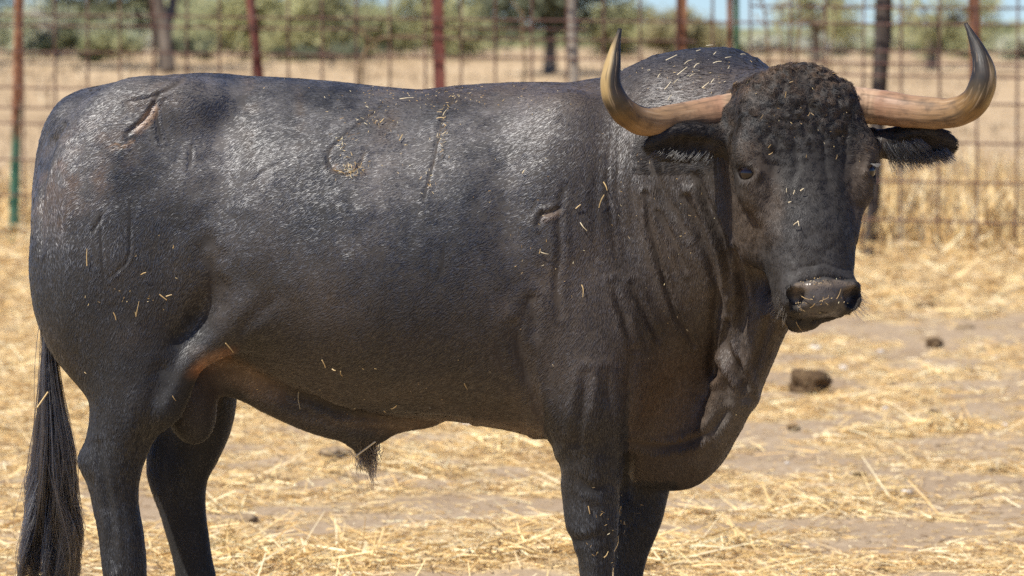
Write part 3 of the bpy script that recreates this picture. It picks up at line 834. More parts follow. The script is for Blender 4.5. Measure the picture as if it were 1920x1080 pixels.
hcap((-.06, .600, -.03), (.06, .600, -.03), .005, .005, .006, op='sub')
for s in (-1, 1):
    hcap((s * .060, .598, -.0), (s * .080, .575, -.08), .004, .003, .006, op='sub')

# ears: flattened lobes with a hollow
ear_n_l = None
def ear(base, tip, wid, depth, hollow, droop):
    b, t = np.asarray(base, float), np.asarray(tip, float)
    ax = t - b; L = np.linalg.norm(ax); ax /= L
    fn = np.array((0.0, -1.0, -0.35)); fn -= ax * fn.dot(ax); fn /= np.linalg.norm(fn)
    sd = np.cross(ax, fn)
    M = np.array((ax, sd, fn))
    c = (b + t) / 2
    ell(c + ax * .01, (L * .50, wid, depth), .012, M=M)
    cap(b - ax * .03, c, .034, .03, .02, flat=1.0)
    ell(c + fn * (depth + .004) + ax * .012, (L * .36, wid * .62, depth * .9), .008, M=M, op='sub')
    return M, c, L
EARL = ear(at(1365, 266, -.50), at(1216, 272, -.58), .047, .024, 1, 0)
EARR = ear(at(1640, 270, -.40), at(1787, 270, -.43), .048, .024, 1, 0)

# ---- surface nets
def surface_nets(Fd):
    Sg = Fd < 0
    c = np.zeros(tuple(n - 1 for n in Fd.shape), np.uint8)
    for i in (0, 1):
        for j in (0, 1):
            for k in (0, 1):
                c += Sg[i:Fd.shape[0]-1+i, j:Fd.shape[1]-1+j, k:Fd.shape[2]-1+k]
    act = np.argwhere((c > 0) & (c < 8))
    I, J, K = act.T
    idx = np.full(c.shape, -1, np.int32); idx[I, J, K] = np.arange(len(act))
    acc = np.zeros((len(act), 3)); cnt = np.zeros(len(act))
    corners = [(i, j, k) for i in (0, 1) for j in (0, 1) for k in (0, 1)]
    val = {q: Fd[I + q[0], J + q[1], K + q[2]].astype(float) for q in corners}
    for q in corners:
        for ax in range(3):
            if q[ax] == 0:
                p = list(q); p[ax] = 1; p = tuple(p)
                a, b = val[q], val[p]
                m = (a < 0) != (b < 0)
                t = np.where(m, a / np.where(m, a - b, 1), 0)
                for d in range(3):
                    acc[:, d] += np.where(m, q[d] + (t if d == ax else 0), 0)
                cnt += m
    V = act + acc / cnt[:, None]
    quads = []
    for ax in range(3):
        o1, o2 = (ax + 1) % 3, (ax + 2) % 3
        s0 = [slice(None)] * 3; s1 = [slice(None)] * 3
        s0[ax] = slice(0, -1); s1[ax] = slice(1, None)
        a, b = Sg[tuple(s0)], Sg[tuple(s1)]
        e = np.argwhere(a != b)
        e = e[(e[:, o1] > 0) & (e[:, o2] > 0) & (e[:, o1] < Fd.shape[o1]-1) & (e[:, o2] < Fd.shape[o2]-1)]
        flip = ~a[tuple(e.T)]
        def cell(d1, d2):
            g = e.copy(); g[:, o1] -= d1; g[:, o2] -= d2
            return idx[tuple(g.T)]
        q = np.stack((cell(1, 1), cell(0, 1), cell(0, 0), cell(1, 0)), -1)
        q[flip] = q[flip][:, ::-1]
        quads.append(q)
    return V, np.vstack(quads)
BV, BF = surface_nets(FLD)
BV = BV * GH + np.array((GX0, GY0, GZ0))
del FLD
def relax(V, F, it, lam=0.5):
    E = np.vstack([F[:, [0, 1]], F[:, [1, 2]], F[:, [2, 3]], F[:, [3, 0]]])
    for _ in range(it):
        A = np.zeros_like(V); n = np.zeros(len(V))
        for d in range(3):
            A[:, d] = np.bincount(E[:, 0], V[E[:, 1], d], len(V)) + np.bincount(E[:, 1], V[E[:, 0], d], len(V))
        n = np.bincount(E[:, 0], minlength=len(V)) + np.bincount(E[:, 1], minlength=len(V))
        V = V + lam * (A / n[:, None] - V)
    return V
BV = relax(BV, BF, 3)
def refine(V, F):
    """split every quad in four"""
    n = len(V)
    E = np.sort(np.vstack([F[:, [0, 1]], F[:, [1, 2]], F[:, [2, 3]], F[:, [3, 0]]]), 1)
    u, inv = np.unique(E[:, 0].astype(np.int64) * n + E[:, 1], return_inverse=True)
    em = (V[u // n] + V[u % n]) / 2
    fc = V[F].mean(1)
    inv = inv.reshape(4, -1) + n
    f0 = np.arange(len(F)) + n + len(em)
    Q = np.vstack([np.stack((F[:, i], inv[i], f0, inv[i-1]), -1) for i in range(4)])
    return np.vstack((V, em, fc)), Q
BV, BF = refine(BV, BF)
BV = relax(BV, BF, 2)
def vnormals(V, F):
    d1, d2 = V[F[:, 2]] - V[F[:, 0]], V[F[:, 3]] - V[F[:, 1]]
    fn = np.cross(d1, d2); N_ = np.zeros_like(V)
    for k in range(4):
        for d in range(3): N_[:, d] += np.bincount(F[:, k], fn[:, d], len(V))
    return N_ / (np.linalg.norm(N_, axis=1)[:, None] + 1e-12)
print('bull verts', len(BV), 'quads', len(BF))
# ---- surface relief: creases, brands, wrinkles, curls
def to_px(P):
    """where the surface points lie, in the photograph's pixels (used to place creases and mud at the right spot on the hide)"""
    d = P - CAM
    f = d[:, 1] * CP - d[:, 2] * SP
    return 960 + 7200 * d[:, 0] / f, 540 - 7200 * (d[:, 1] * SP + d[:, 2] * CP) / f
def head_uvw(P):
    q = P - HO
    return q @ hr, (q @ hl) / LV, q @ hn
def polydist(px, py, pts, r):
    """distance (pixels) and side of points to a polyline; far points get r*9"""
    pts = catmull(np.array(pts, float), (len(pts) - 1) * 5 + 1) if len(pts) > 2 else np.array(pts, float)
    D = np.full(len(px), 9.0 * r); Sd = np.zeros(len(px)); T = np.zeros(len(px))
    lo, hi = pts.min(0) - 5 * r, pts.max(0) + 5 * r
    m = np.flatnonzero((px > lo[0]) & (px < hi[0]) & (py > lo[1]) & (py < hi[1]))
    x, y = px[m], py[m]; dd = D[m]; ss = Sd[m]; tt = T[m]
    n = len(pts) - 1
    for i, (a, b) in enumerate(zip(pts[:-1], pts[1:])):
        ab = b - a; L2 = ab.dot(ab) + 1e-9
        t = np.clip(((x - a[0]) * ab[0] + (y - a[1]) * ab[1]) / L2, 0, 1)
        qx, qy = x - a[0] - t * ab[0], y - a[1] - t * ab[1]
        d = np.hypot(qx, qy); c = np.sign(ab[0] * qy - ab[1] * qx)
        k = d < dd
        dd = np.where(k, d, dd); ss = np.where(k, c, ss); tt = np.where(k, (i + t) / n, tt)
    D[m] = dd; Sd[m] = ss; T[m] = tt
    return D, Sd, T
# points, half width px, depth m, ridge m (beside the crease), side of ridge
CREASES = [
 ([(1212,360),(1222,430),(1246,520),(1270,590),(1302,645)], 5, .006, .0045, 0),
 ([(1238,395),(1262,450),(1286,505)], 5, .004, .003, 0),
 ([(1225,300),(1245,360),(1290,440)], 7, .003, .002, 0),
 ([(1288,370),(1312,430),(1334,500),(1345,560),(1340,640),(1338,700)], 10, .015, .014, -1),
 ([(1310,330),(1335,400),(1362,470),(1366,540)], 7, .008, .006, 0),
 ([(1375,470),(1395,560),(1388,640),(1392,700)], 8, .010, .008, 0),
 ([(1362,600),(1372,660),(1392,705),(1400,740)], 8, .012, .010, 0),
 ([(1440,600),(1425,660),(1400,720)], 8, .010, .006, 0),
 ([(1186,530),(1212,585),(1236,632)], 6, .004, .003, 0),
 ([(1150,530),(1172,590),(1190,650)], 7, .004, .003, 0),
 ([(1120,300),(1115,400),(1122,480)], 7, .001, .0005, 0),
 ([(1166,250),(1158,330),(1166,420)], 5, .001, .0007, 0),
 ([(1145,260),(1140,340),(1150,430),(1160,500)], 5, .001, .0005, 0),
 ([(1190,260),(1184,350),(1196,440)], 5, .001, .0007, 0),
 ([(966,610),(980,670),(1004,750),(1032,835)], 12, .005, .004, 0),
 ([(985,600),(998,560),(1002,620)], 12, .005, .002, 0),
 ([(1060,350),(1050,400),(1052,470),(1046,530),(1052,590)], 7, .0025, .0015, 0),
 ([(1012,420),(1018,402),(1034,398),(1052,388)], 5, .005, .002, 0),
 ([(1186,660),(1184,760),(1176,850),(1170,920)], 12, .014, .0, 0),
 ([(446,165),(430,290),(418,430)], 40, .013, .004, 0),
 ([(730,200),(745,330),(740,460)], 60, .006, .0, 0),
 ([(960,250),(950,380),(955,520)], 40, .006, .003, 0),
 ([(1185,832),(1250,836),(1320,815),(1365,770)], 7, .006, .004, 0),
 ([(1365,720),(1348,790),(1318,862)], 10, .006, .006, 1),
 # old firebrands and scars on the flank
 ([(728,192),(684,226),(642,260),(622,280),(619,300),(632,320),(655,326),(675,312),(686,285),(690,272)], 3.0, .0026, .0009, 0),
 ([(852,190),(835,215),(825,262),(812,320),(798,372)], 3.0, .0028, .0009, 0),
 ([(836,455),(834,490),(828,515)], 3, .0015, .0, 0),
 ([(246,376),(246,440),(238,488),(200,522)], 3.0, .0024, .0008, 0),
 ([(190,395),(192,460),(197,532)], 2.8, .0022, .0008, 0),
 ([(176,432),(192,405)], 4, .003, .001, 0),
 ([(362,275),(360,312)], 4, .004, .001, 0),
 ([(300,172),(278,215),(242,250)], 4, .006, .002, 0),
 ([(296,185),(298,225),(306,262)], 4, .004, .0015, 0),
 ([(240,192),(300,176),(350,150)], 4, .004, .002, 0),
 ([(470,345),(500,320),(530,305)], 5, .002, .001, 0),
 ([(124,232),(104,262),(92,300),(84,340),(78,390),(78,470)], 5, .012, .003, 0),
 # thigh against the flank
 ([(388,470),(396,540),(375,600),(335,660),(318,720)], 24, .020, .0, 0),
 ([(520,560),(470,600),(440,640)], 16, .006, .0, 0),
 ([(300,700),(280,780),(262,860)], 16, .005, .003, 0),
 ([(182,830),(188,880),(205,960),(214,1060)], 7, .007, .003, 0),
 ([(640,772),(720,778),(800,786),(880,792)], 8, .005, .004, 0),
 ([(560,738),(610,758),(650,772)], 8, .006, .004, 0),
 ([(1135,700),(1140,780),(1128,850)], 10, .005, .004, 0),
 ([(1085,900),(1110,915),(1140,905)], 10, .003, .0015, 0),
 ([(1060,1005),(1090,1012),(1140,1000)], 9, .0025, .0012, 0),
 ([(1100,700),(1092,760),(1080,830)], 9, .004, .003, 0),
]
def relief(P, Nn):
    px, py = to_px(P)
    u, v, w = head_uvw(P)
    head = sstep(.02, -.03, v * 0 + np.maximum(np.maximum(np.abs(u) - .17, -v - .02), np.maximum(v - .62, -w - .13))) * (P[:, 1] < -.3)
    near = sstep(.25, -.1, Nn[:, 1]) * (P[:, 1] < .12)
    D = np.zeros(len(P))
    # long soft muscle forms
    x, y, z = P.T
    body = 1 - head
    D += body * .007 * fbm(x * 5.5, y * 5.5, z * 5.5 + 3, 2)
    D += body * .0006 * fbm(x * 26, y * 26, z * 20 + 8, 3)
    # neck and shoulder: upright wrinkles; forearm too
    nk = sstep(1090, 1200, px) * sstep(740, 620, py) * body
    wv = fbm((px + .12 * py) / 13.0, py / 110.0, y * 6, 3)
    D += nk * near * .0012 * wv
    fa = sstep(960, 1000, px) * sstep(1200, 1160, px) * sstep(600, 700, py) * body
    D += fa * near * .0022 * fbm(px / 15.0, py / 60.0, 5.0, 3)
    for pts, r, dep, rid, side in CREASES:
        d, sd, t = polydist(px, py, pts, r)
        if not (d < 5 * r).any(): continue
        d = d + r * .25 * vnoise(px / 30.0, py / 30.0, r)
        fade = np.sin(np.pi * np.clip(t * .86 + .07, 0, 1)) ** .5
        g = -dep * np.exp(-(d / r) ** 2)
        dep = dep; rr = rid * np.exp(-((d - 1.9 * r) / (1.0 * r)) ** 2) * (1 if side == 0 else np.clip(sd * side + .2, 0, 1))
        D += near * (body if pts[0][0] < 1400 else 1) * fade * (g + rr)
    # face
    hd = head * (w > -.12)
    poll = sstep(.30, .12, v) * sstep(.17, .10, np.abs(u)) * sstep(-.10, -.02, w)
    c = np.abs(fbm(u * 34, v * 30, w * 30 + 2, 3))
    D += hd * poll * (.008 * (c - .25) * 1.6 + .004 * fbm(u * 90, v * 90, w * 60, 2))
    D += hd * (1 - poll) * (.0030 * fbm(u * 40, v * 26, w * 40, 3))
    # vertical forehead furrows under the curls, wrinkles over the nose
    for uu, a in ((.02, .0035), (-.045, .003), (.075, .0025), (-.09, .002)):
        D -= hd * a * np.exp(-((u - uu - .012 * vnoise(v * 20, 3.0, uu * 50)) / .008) ** 2) * sstep(.12, .18, v) * sstep(.33, .26, v) * (w > .02)
    for vv, a in ((.530, .004), (.50, .0012)):
        D -= hd * a * np.exp(-((v - vv - .006 * vnoise(u * 30, vv * 90, 1.0)) / .005) ** 2) * sstep(.09, .06, np.abs(u)) * (w > .02)
    return D, head
BN = vnormals(BV, BF)
Dp, head_m = relief(BV, BN)
BV = BV + BN * Dp[:, None]
BN = vnormals(BV, BF)

# ---- what colours the hide: black coat, dust, mud, thin brown hair on the belly, some painted light
def lerp(a, b, t): return a + (np.asarray(b) - a) * np.asarray(t)[:, None]
def blob(px, py, cx, cy, rx, ry, rot=0.0, soft=.5):
    c, s = math.cos(R(rot)), math.sin(R(rot))
    x, y = (px - cx), (py - cy)
    d = np.hypot((x * c + y * s) / rx, (-x * s + y * c) / ry)
    return sstep(1 + soft, 1 - soft, d)
def hide_colour(P, Nn):
    px, py = to_px(P); x, y, z = P.T
    u, v, w = head_uvw(P)
    n1 = fbm(x * 7, y * 7, z * 7, 3); n2 = fbm(x * 30 + 9, y * 30, z * 30, 3); n3 = fbm(x * 90, y * 90 + 4, z * 90, 2)
    near = (Nn[:, 1] < .3)
    c = np.tile(np.array((.020, .0190, .0190)), (len(P), 1))
    # brown cast over neck, shoulder, lower flank
    br = sstep(820, 1150, px) * sstep(80, 160, py) * .7 + sstep(400, 560, py) * sstep(360, 480, px) * .55
    br = np.clip(br + .5 * n1, 0, 1) * sstep(1010, 880, py)
    c = lerp(c, (.076, .056, .040), br * .8)
    # upper flank: dust and worn patches, lightened further to paint in the sheen
    dust_sheen = sstep(540, 280, py) * sstep(1150, 950, px) * np.clip(.35 + .7 * n1 + .35 * n2, 0, 1)
    c = lerp(c, (.215, .205, .20), dust_sheen * .65)
    # ridge of the back: trodden-in earth
    rg = sstep(720, 800, px) * sstep(1160, 1080, px) * sstep(225, 165, py + 30 * n2) * np.clip(.6 + n2, 0, 1)
    c = lerp(c, (.085, .058, .036), rg * .85)
    for cx, w_ in ((470, 14), (562, 9), (720, 22), (735, 14)):
        c = lerp(c, (.085, .06, .038), near * np.exp(-((px - cx - 6 * n2) / w_) ** 2) * sstep(380, 200, py) * sstep(-.3, .4, n2) * .6)
    c = lerp(c, (.10, .065, .04), near * blob(px, py, 300, 175, 85, 30, -15) * np.clip(.4 + n2, 0, 1) * .6)
    # the tan scar and orange mud on the rump
    c = lerp(c, (.34, .235, .16), near * blob(px, py, 277, 224, 32, 11, -52, .3) * np.clip(1.0 + .8 * n3, 0, 1))
    c = lerp(c, (.34, .20, .095), near * blob(px, py, 234, 262, 26, 12, -25, .5) * sstep(-.15, .2, n3))
    c = lerp(c, (.10, .062, .040), near * blob(px, py, 160, 310, 90, 60, -35, .6) * np.clip(.35 + n2 * 1.4, 0, 1) * .8)
    c = lerp(c, (.10, .065, .042), near * blob(px, py, 105, 370, 45, 70, 0, .6) * np.clip(.25 + n2 * 1.2, 0, 1) * .7)
    # rubbed rims and straw-dusted brands
    for k, pts in [(5, c_[0]) for c_ in CREASES if c_[0][0] in ((728,192), (852,190))]:
        d, sd, t = polydist(px, py, pts, 6)
        c = lerp(c, (.15, .105, .062), near * np.exp(-(d / 2.8) ** 2) * np.clip(.35 + n3 * 1.8 + n2, 0, 1) * .7)
    c = lerp(c, (.20, .13, .075), near * blob(px, py, 652, 318, 34, 10, 10) * sstep(-.2, .2, n3) * .8)
    c = lerp(c, (.17, .11, .07), near * blob(px, py, 1034, 404, 18, 8, -20) * .6)
    # groin, belly, brisket: thin brown hair over skin, with warm bounce light painted in
    c = lerp(c, (.27, .115, .045), blob(px, py, 398, 680, 42, 16, -28, .6) * (py < 720))
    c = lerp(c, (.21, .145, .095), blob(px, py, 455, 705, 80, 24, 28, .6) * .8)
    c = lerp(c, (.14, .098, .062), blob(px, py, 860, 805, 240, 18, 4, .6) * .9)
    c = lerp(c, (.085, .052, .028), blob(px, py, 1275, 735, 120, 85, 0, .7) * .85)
    c = lerp(c, (.10, .070, .052), blob(px, py, 365, 740, 55, 90, 0, .4) * (y < .12) * (y > -.12) * .8)
    # chest edge: some dust, and sunlight painted in as a paler tone
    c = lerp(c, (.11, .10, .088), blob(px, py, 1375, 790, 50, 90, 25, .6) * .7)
    # legs are pure black
    lg = sstep(660, 820, py) * ((px < 470) | ((px > 1020) & (px < 1270))) * (1 - blob(px, py, 398, 680, 60, 40)) * ((px < 470) | (py > 900) | (px < 1180))
    c = lerp(c, (.0095, .0095, .0105), lg * .85)
    # head: brown curls, tan tear line under the eye, greyer nose bridge
    hd = ((np.abs(u) < .19) & (v > -.03) & (v < .62) & (w > -.14) & (P[:, 1] < -.3)).astype(float)
    c = lerp(c, (.022, .018, .0145), hd * .8)
    c = lerp(c, (.046, .031, .019), hd * sstep(.10, .02, v + .03 * n2) * .8)
    for s in (-1, 1):
        d = np.abs(u - s * (.118 - .42 * np.clip(v - .255, 0, 1)))
        c = lerp(c, (.13, .080, .036), hd * np.exp(-(d / .012) ** 2) * sstep(.22, .26, v) * sstep(.35, .29, v) * (w > .0) * .75)
        c = lerp(c, (.095, .068, .045), hd * np.exp(-(np.hypot(u - s * .135, v - .212) / .025) ** 2) * .8)
        c = lerp(c, (.085, .060, .040), hd * blob(u, v, s * .115, .32, .04, .10) * .9)
    c = lerp(c, (.075, .072, .070), hd * blob(u, v, .0, .45, .09, .10) * np.clip(.6 + n2, 0, 1) * .6)
    c = c * np.where(hd[:, None] > 0, 1.0, np.array((1.05, 1.0, .95)))
    c *= (1 + .30 * n1 + .25 * n3)[:, None]
    return np.clip(c, .004, .8)
def nose_mask(P):
    u, v, w = head_uvw(P)
    hw_ = np.interp(v, [.535, .545, .57, .590, .61], [.060, .070, .064, .052, .040])
    return sstep(.008, -.004, np.abs(u) - hw_ + .003 * vnoise(u * 200, v * 200, 1)) * sstep(.532, .540, v + .004 * vnoise(u * 90, 2.0, 0)) * sstep(.612, .604, v) * (w > -.012) * (P[:, 1] < -.4) * (np.abs(u) < .12)
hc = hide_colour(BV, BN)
nm = nose_mask(BV)
uu_, vv_, ww_ = head_uvw(BV)
m = NT('black_hide')
nz = m.noise(m.coords(), 220, 4)
col = m.mix(m.mix(m.attr('tint'), (.6, .6, .6), 1.0, 'MULTIPLY'), (.3, .3, .3), m.ramp(nz, [(.3, .0), (.9, .06)]))
nosecol = m.ramp(m.noise(m.coords(), 45, 5), [(.3, (.038, .033, .031)), (.6, (.078, .066, .057)), (.78, (.12, .094, .072))])
top = m.attr('nosedirt', 'Fac')
nosecol = m.mix(nosecol, (.19, .145, .10), top)
col = m.mix(col, nosecol, m.attr('nose', 'Fac'))
rg = m.mix((.72, .72, .72), (.33, .33, .33), m.attr('nose', 'Fac'))
vor = m.n('ShaderNodeTexVoronoi'); vor.inputs['Scale'].default_value = 260; m.l(m.coords(), vor.inputs['Vector'])
bmp = m.mix(nz, vor.outputs['Distance'], m.attr('nose', 'Fac'))
MAT_HIDE = m.pbsdf(col, rg, .35, bump=bmp, bstr=.5, bdist=.0012)
nd = nm * sstep(.566, .545, vv_) * (.5 + .4 * fbm(uu_ * 90, vv_ * 90, 0.0, 3))
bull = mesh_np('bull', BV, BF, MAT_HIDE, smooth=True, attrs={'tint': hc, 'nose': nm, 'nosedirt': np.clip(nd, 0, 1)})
tag(bull, 'black fighting bull standing side-on with its horned head turned to face us', 'bull')

# ---- horns
mh = NT('horn')
t_ = mh.attr('along', 'Fac')
n_ = mh.noise(mh.coords((1, 1, 1)), 30, 5)
hcol = mh.ramp(t_, [(0, (.40, .27, .17)), (.15, (.40, .26, .16)), (.18, (.28, .155, .092)), (.34, (.27, .165, .088)), (.50, (.24, .145, .065)), (.57, (.17, .095, .030)), (.64, (.06, .042, .020)), (.70, (.024, .020, .016)), (1, (.014, .013, .012))])
hcol = mh.mix(hcol, (.05, .032, .02), mh.ramp(n_, [(.50, 0), (.72, .65)]))
hcol = mh.mix(hcol, mh.attr('streak'), mh.attr('streakfac', 'Fac'))
fib = mh.n('ShaderNodeTexNoise'); fib.inputs['Scale'].default_value = 1.0; fib.inputs['Detail'].default_value = 5
mh.l(mh.attr('fibre'), fib.inputs['Vector'])
hcol = mh.mix(hcol, (.05, .035, .022), mh.ramp(fib.outputs['Fac'], [(.52, 0), (.75, .75)]))
hcol = mh.mix(hcol, (.45, .33, .21), mh.ramp(fib.outputs['Fac'], [(.25, .5), (.42, 0)]))
MAT_HORN = mh.pbsdf(hcol, mh.ramp(fib.outputs['Fac'], [(.3, .42), (.7, .62)]), .3, bump=fib.outputs['Fac'], bstr=.6, bdist=.002)
def nrm_(a): return a / (np.linalg.norm(a, axis=-1, keepdims=True) + 1e-9)
def horn(pts, pale):
    P = catmull([at(*p[:3]) for p in pts], 90); r = np.interp(np.linspace(0, len(pts) - 1, 90), range(len(pts)), [p[3] for p in pts])
    r = gsm_list(r, 4) * 1.06
    t = np.linspace(0, 1, 90)
    r = r * (1 + .010 * np.sin(t * 150) * sstep(.45, .1, t) + .012 * vnoise(t * 40, 1.0, pale))
    V, F = tube_arrays(P, r, 36)
    al = np.concatenate((np.repeat(t, 36), [0, 1]))
    V = V + .0012 * np.stack([vnoise(V[:, 0] * 40, V[:, 1] * 40, V[:, 2] * 40 + k) for k in (0, 9, 17)], 1)
    px, py = to_px(V)
    al = np.clip(al + .03 * fbm(V[:, 0] * 25, V[:, 1] * 25, V[:, 2] * 12, 3), 0, 1)
    C_ = np.vstack((np.repeat(P, 36, 0), P[:1], P[-1:])); nx_ = nrm_(V - C_)[:, 0] * (-1 if pale else 1)
    wob = .25 * fbm(V[:, 0] * 18, V[:, 1] * 18, V[:, 2] * 9, 3)
    if pale: fac = sstep(-.05, .45, nx_ + wob) * sstep(.64, .72, al) * sstep(1.0, .90, al)
    else: fac = sstep(.15, .75, nx_ + wob) * sstep(.55, .62, al) * sstep(.84, .68, al)
    fac = np.clip(fac, 0, 1)  # pale horn streak, painted on one side as if light catches it
    ang_ = np.concatenate((np.tile(np.arange(36), 90), [0, 0])) * 2 * math.pi / 36; tt_ = np.concatenate((np.repeat(t, 36), [0, 1]))
    FB = np.stack((np.cos(ang_) * 4, np.sin(ang_) * 4, tt_ * (9 if pale else 8) + 30 * sstep(.25, .0, tt_) * tt_), 1)
    st = np.tile(np.array((.42, .29, .12)), (len(V), 1))
    return mesh_np('horn', V, F, MAT_HORN, bull, smooth=True, attrs={'along': al, 'streak': st, 'streakfac': fac * .8, 'fibre': FB})
def gsm_list(a, s):
    k = np.exp(-.5 * (np.arange(-12, 13) / s) ** 2); k /= k.sum()
    return np.convolve(np.pad(a, 12, mode='edge'), k, 'valid')
h1 = horn([(1412, 206, -.44, .043), (1365, 212, -.46, .041), (1290, 221, -.50, .034), (1215, 229, -.58, .030), (1170, 208, -.64, .028), (1146, 165, -.66, .023), (1150, 110, -.65, .0155), (1163, 54, -.62, .002)], 1)
h1['label'] = 'horn with a pale golden streak of painted light up its tip'
h2 = horn([(1590, 196, -.42, .040), (1640, 200, -.42, .038), (1710, 209, -.46, .034), (1780, 212, -.52, .0315), (1826, 192, -.56, .0305), (1845, 145, -.57, .027), (1836, 98, -.55, .0175), (1810, 44, -.51, .002)], 0)
h2['label'] = 'horn with a dark brown tip'

# ---- eyes
me_ = NT('eye'); MAT_EYE = me_.pbsdf((.010, .005, .004), .16, .35, Coat_Weight=.35, Coat_Roughness=.02)
for s in (-1, 1):
    import bmesh
    bm = bmesh.new(); bmesh.ops.create_uvsphere(bm, u_segments=28, v_segments=18, radius=.0245)
    me = bpy.data.meshes.new('eye'); bm.to_mesh(me); bm.free(); me.materials.append(MAT_EYE)
    for p in me.polygons: p.use_smooth = True
    e = bpy.data.objects.new('eye', me); COL.objects.link(e); e.parent = bull
    e.location = hp(s * .1325, .252, .031)
# ---- hooves (two claws a foot)
mo = NT('hoof'); MAT_HOOF = mo.pbsdf(mo.ramp(mo.noise(mo.coords(), 30), [(.3, (.02, .018, .016)), (.7, (.06, .045, .035))]), .6, .3)
for (px_, py_, Y_) in ((284, 1318, -.18), (420, 1296, .16), (1142, 1304, -.27), (1200, 1282, .08)):
    c = at(px_, py_, Y_)
    vs_, fs_ = [], []
    for sgn in (-1, 1):
        prof = []
        for z, (x0, x1, wd) in ((0.0, (-.05, .075, .030)), (.03, (-.046, .062, .029)), (.06, (-.042, .044, .026)), (.085, (-.036, .026, .020))):
            ring = [(c[0] + (x0 + x1) / 2 + (x1 - x0) / 2 * math.cos(a), c[1] + sgn * .031 + wd * math.sin(a), z) for a in np.linspace(0, 2 * math.pi, 16, endpoint=False)]
            prof.append(ring)
        V = np.array(prof).reshape(-1, 3)
        F = [np.array([(i * 16 + j, i * 16 + (j + 1) % 16, (i + 1) * 16 + (j + 1) % 16, (i + 1) * 16 + j) for i in range(3) for j in range(16)])]
        V = np.vstack((V, V[:16].mean(0), V[-16:].mean(0) + (0, 0, .008)))
        F.append(np.array([((j + 1) % 16, j, 64) for j in range(16)] + [(48 + j, 48 + (j + 1) % 16, 65) for j in range(16)]))
        vs_.append((V, F))
    V, F = join_arrays(vs_)
    mesh_np('hoof', V, F, MAT_HOOF, bull, smooth=True)
# ---- the coat: real hairs combed over the hide
def hair_mat(name, rough, gain=1.0, radial=.5):
    m = NT(name)
    h = m.n('ShaderNodeBsdfHairPrincipled')
    try: h.model = 'CHIANG'
    except Exception: pass
    h.parametrization = 'COLOR'
    h.inputs['Roughness'].default_value = rough
    h.inputs['Radial Roughness'].default_value = radial
    h.inputs['Random Roughness'].default_value = .3
    h.inputs['IOR'].default_value = 1.7
    m.l(m.attr('tint'), h.inputs['Color'])
    m.l(h.outputs[0], m.out.inputs[0])
    return m.m
def fur_mat(name, rough, spec):
    m = NT(name)
    p_ = m.pbsdf(m.attr('tint'), rough, spec, IOR=1.75)
    m.l(m.attr('lay', 'Vector'), m.p.inputs['Normal'])
    g_ = m.attr('gloss', 'Fac')
    for nm_, lo, hi in (('Roughness', .62, rough), ('Specular IOR Level', .28, spec)):
        r_ = m.n('ShaderNodeMapRange'); m.l(g_, r_.inputs[0]); r_.inputs[3].default_value = lo; r_.inputs[4].default_value = hi
        m.l(r_.outputs[0], m.p.inputs[nm_])
    return m.m
MAT_COAT = fur_mat("coat_hair", .51, .82)
MAT_FINE = hair_mat('fine_hair', .3, radial=.6)
MAT_SWITCH = hair_mat('tail_hair', .3)
def curves_obj(name, P, radius, colr, mat, parent, taper=.35, lay=None, gloss=None):
    """P (n, k, 3) points"""
    n, k, _ = P.shape
    cu = bpy.data.hair_curves.new(name)
    cu.add_curves([k] * n)
    cu.attributes['position'].data.foreach_set('vector', np.ascontiguousarray(P, dtype=np.float32).ravel())
    a = cu.attributes.get('radius') or cu.attributes.new('radius', 'FLOAT', 'POINT')
    rr = np.broadcast_to(np.asarray(radius, float).reshape(-1, 1), (n, 1)) * np.linspace(1, taper, k)[None]
    a.data.foreach_set('value', np.ascontiguousarray(rr, dtype=np.float32).ravel())
    t = cu.attributes.new('tint', 'FLOAT_COLOR', 'CURVE')
    t.data.foreach_set('color', np.hstack((colr, np.ones((n, 1)))).astype(np.float32).ravel())
    if lay is not None:
        q = cu.attributes.new('lay', 'FLOAT_VECTOR', 'CURVE'); q.data.foreach_set('vector', np.ascontiguousarray(lay, dtype=np.float32).ravel())
    if gloss is not None:
        q = cu.attributes.new('gloss', 'FLOAT', 'CURVE'); q.data.foreach_set('value', np.ascontiguousarray(gloss, dtype=np.float32))
    cu.materials.append(mat)
    o = bpy.data.objects.new(name, cu); COL.objects.link(o); o.parent = parent
    return o
def nrm(a): return a / (np.linalg.norm(a, axis=-1, keepdims=True) + 1e-9)
# weights
tri = np.vstack((BF[:, [0, 1, 2]], BF[:, [0, 2, 3]]))
ta, tb, tc = BV[tri[:, 0]], BV[tri[:, 1]], BV[tri[:, 2]]
tn = np.cross(tb - ta, tc - ta); area = np.linalg.norm(tn, axis=1) / 2; tn = nrm(tn)
ctr = (ta + tb + tc) / 3
tpx, tpy = to_px(ctr)
tu, tv, tw = head_uvw(ctr)
vis = np.where(tn[:, 1] < .25, 1.0, .22) * np.where(tpy > 1110, .25, 1.0)
thead = (np.abs(tu) < .19) & (tv > -.03) & (tv < .62) & (tw > -.14) & (ctr[:, 1] < -.3)
vis = np.where((tpx > 1130) & (tpy < 760) & (tn[:, 1] < .25), 1.35, vis)
vis = np.where(thead & (tn[:, 1] < .25), 1.8, vis)
tnose = nose_mask(ctr)
vis *= 1 - tnose
for s in (-1, 1):
    vis *= sstep(.019, .027, np.linalg.norm(ctr - hp(s * .143, .252, .036), axis=1))
wgt = area * vis
NH = int(470000 * HAIR)
ti = np.searchsorted(np.cumsum(wgt) / wgt.sum(), rng.random(NH)).clip(0, len(tri) - 1)
r1, r2 = np.sqrt(rng.random(NH)), rng.random(NH)
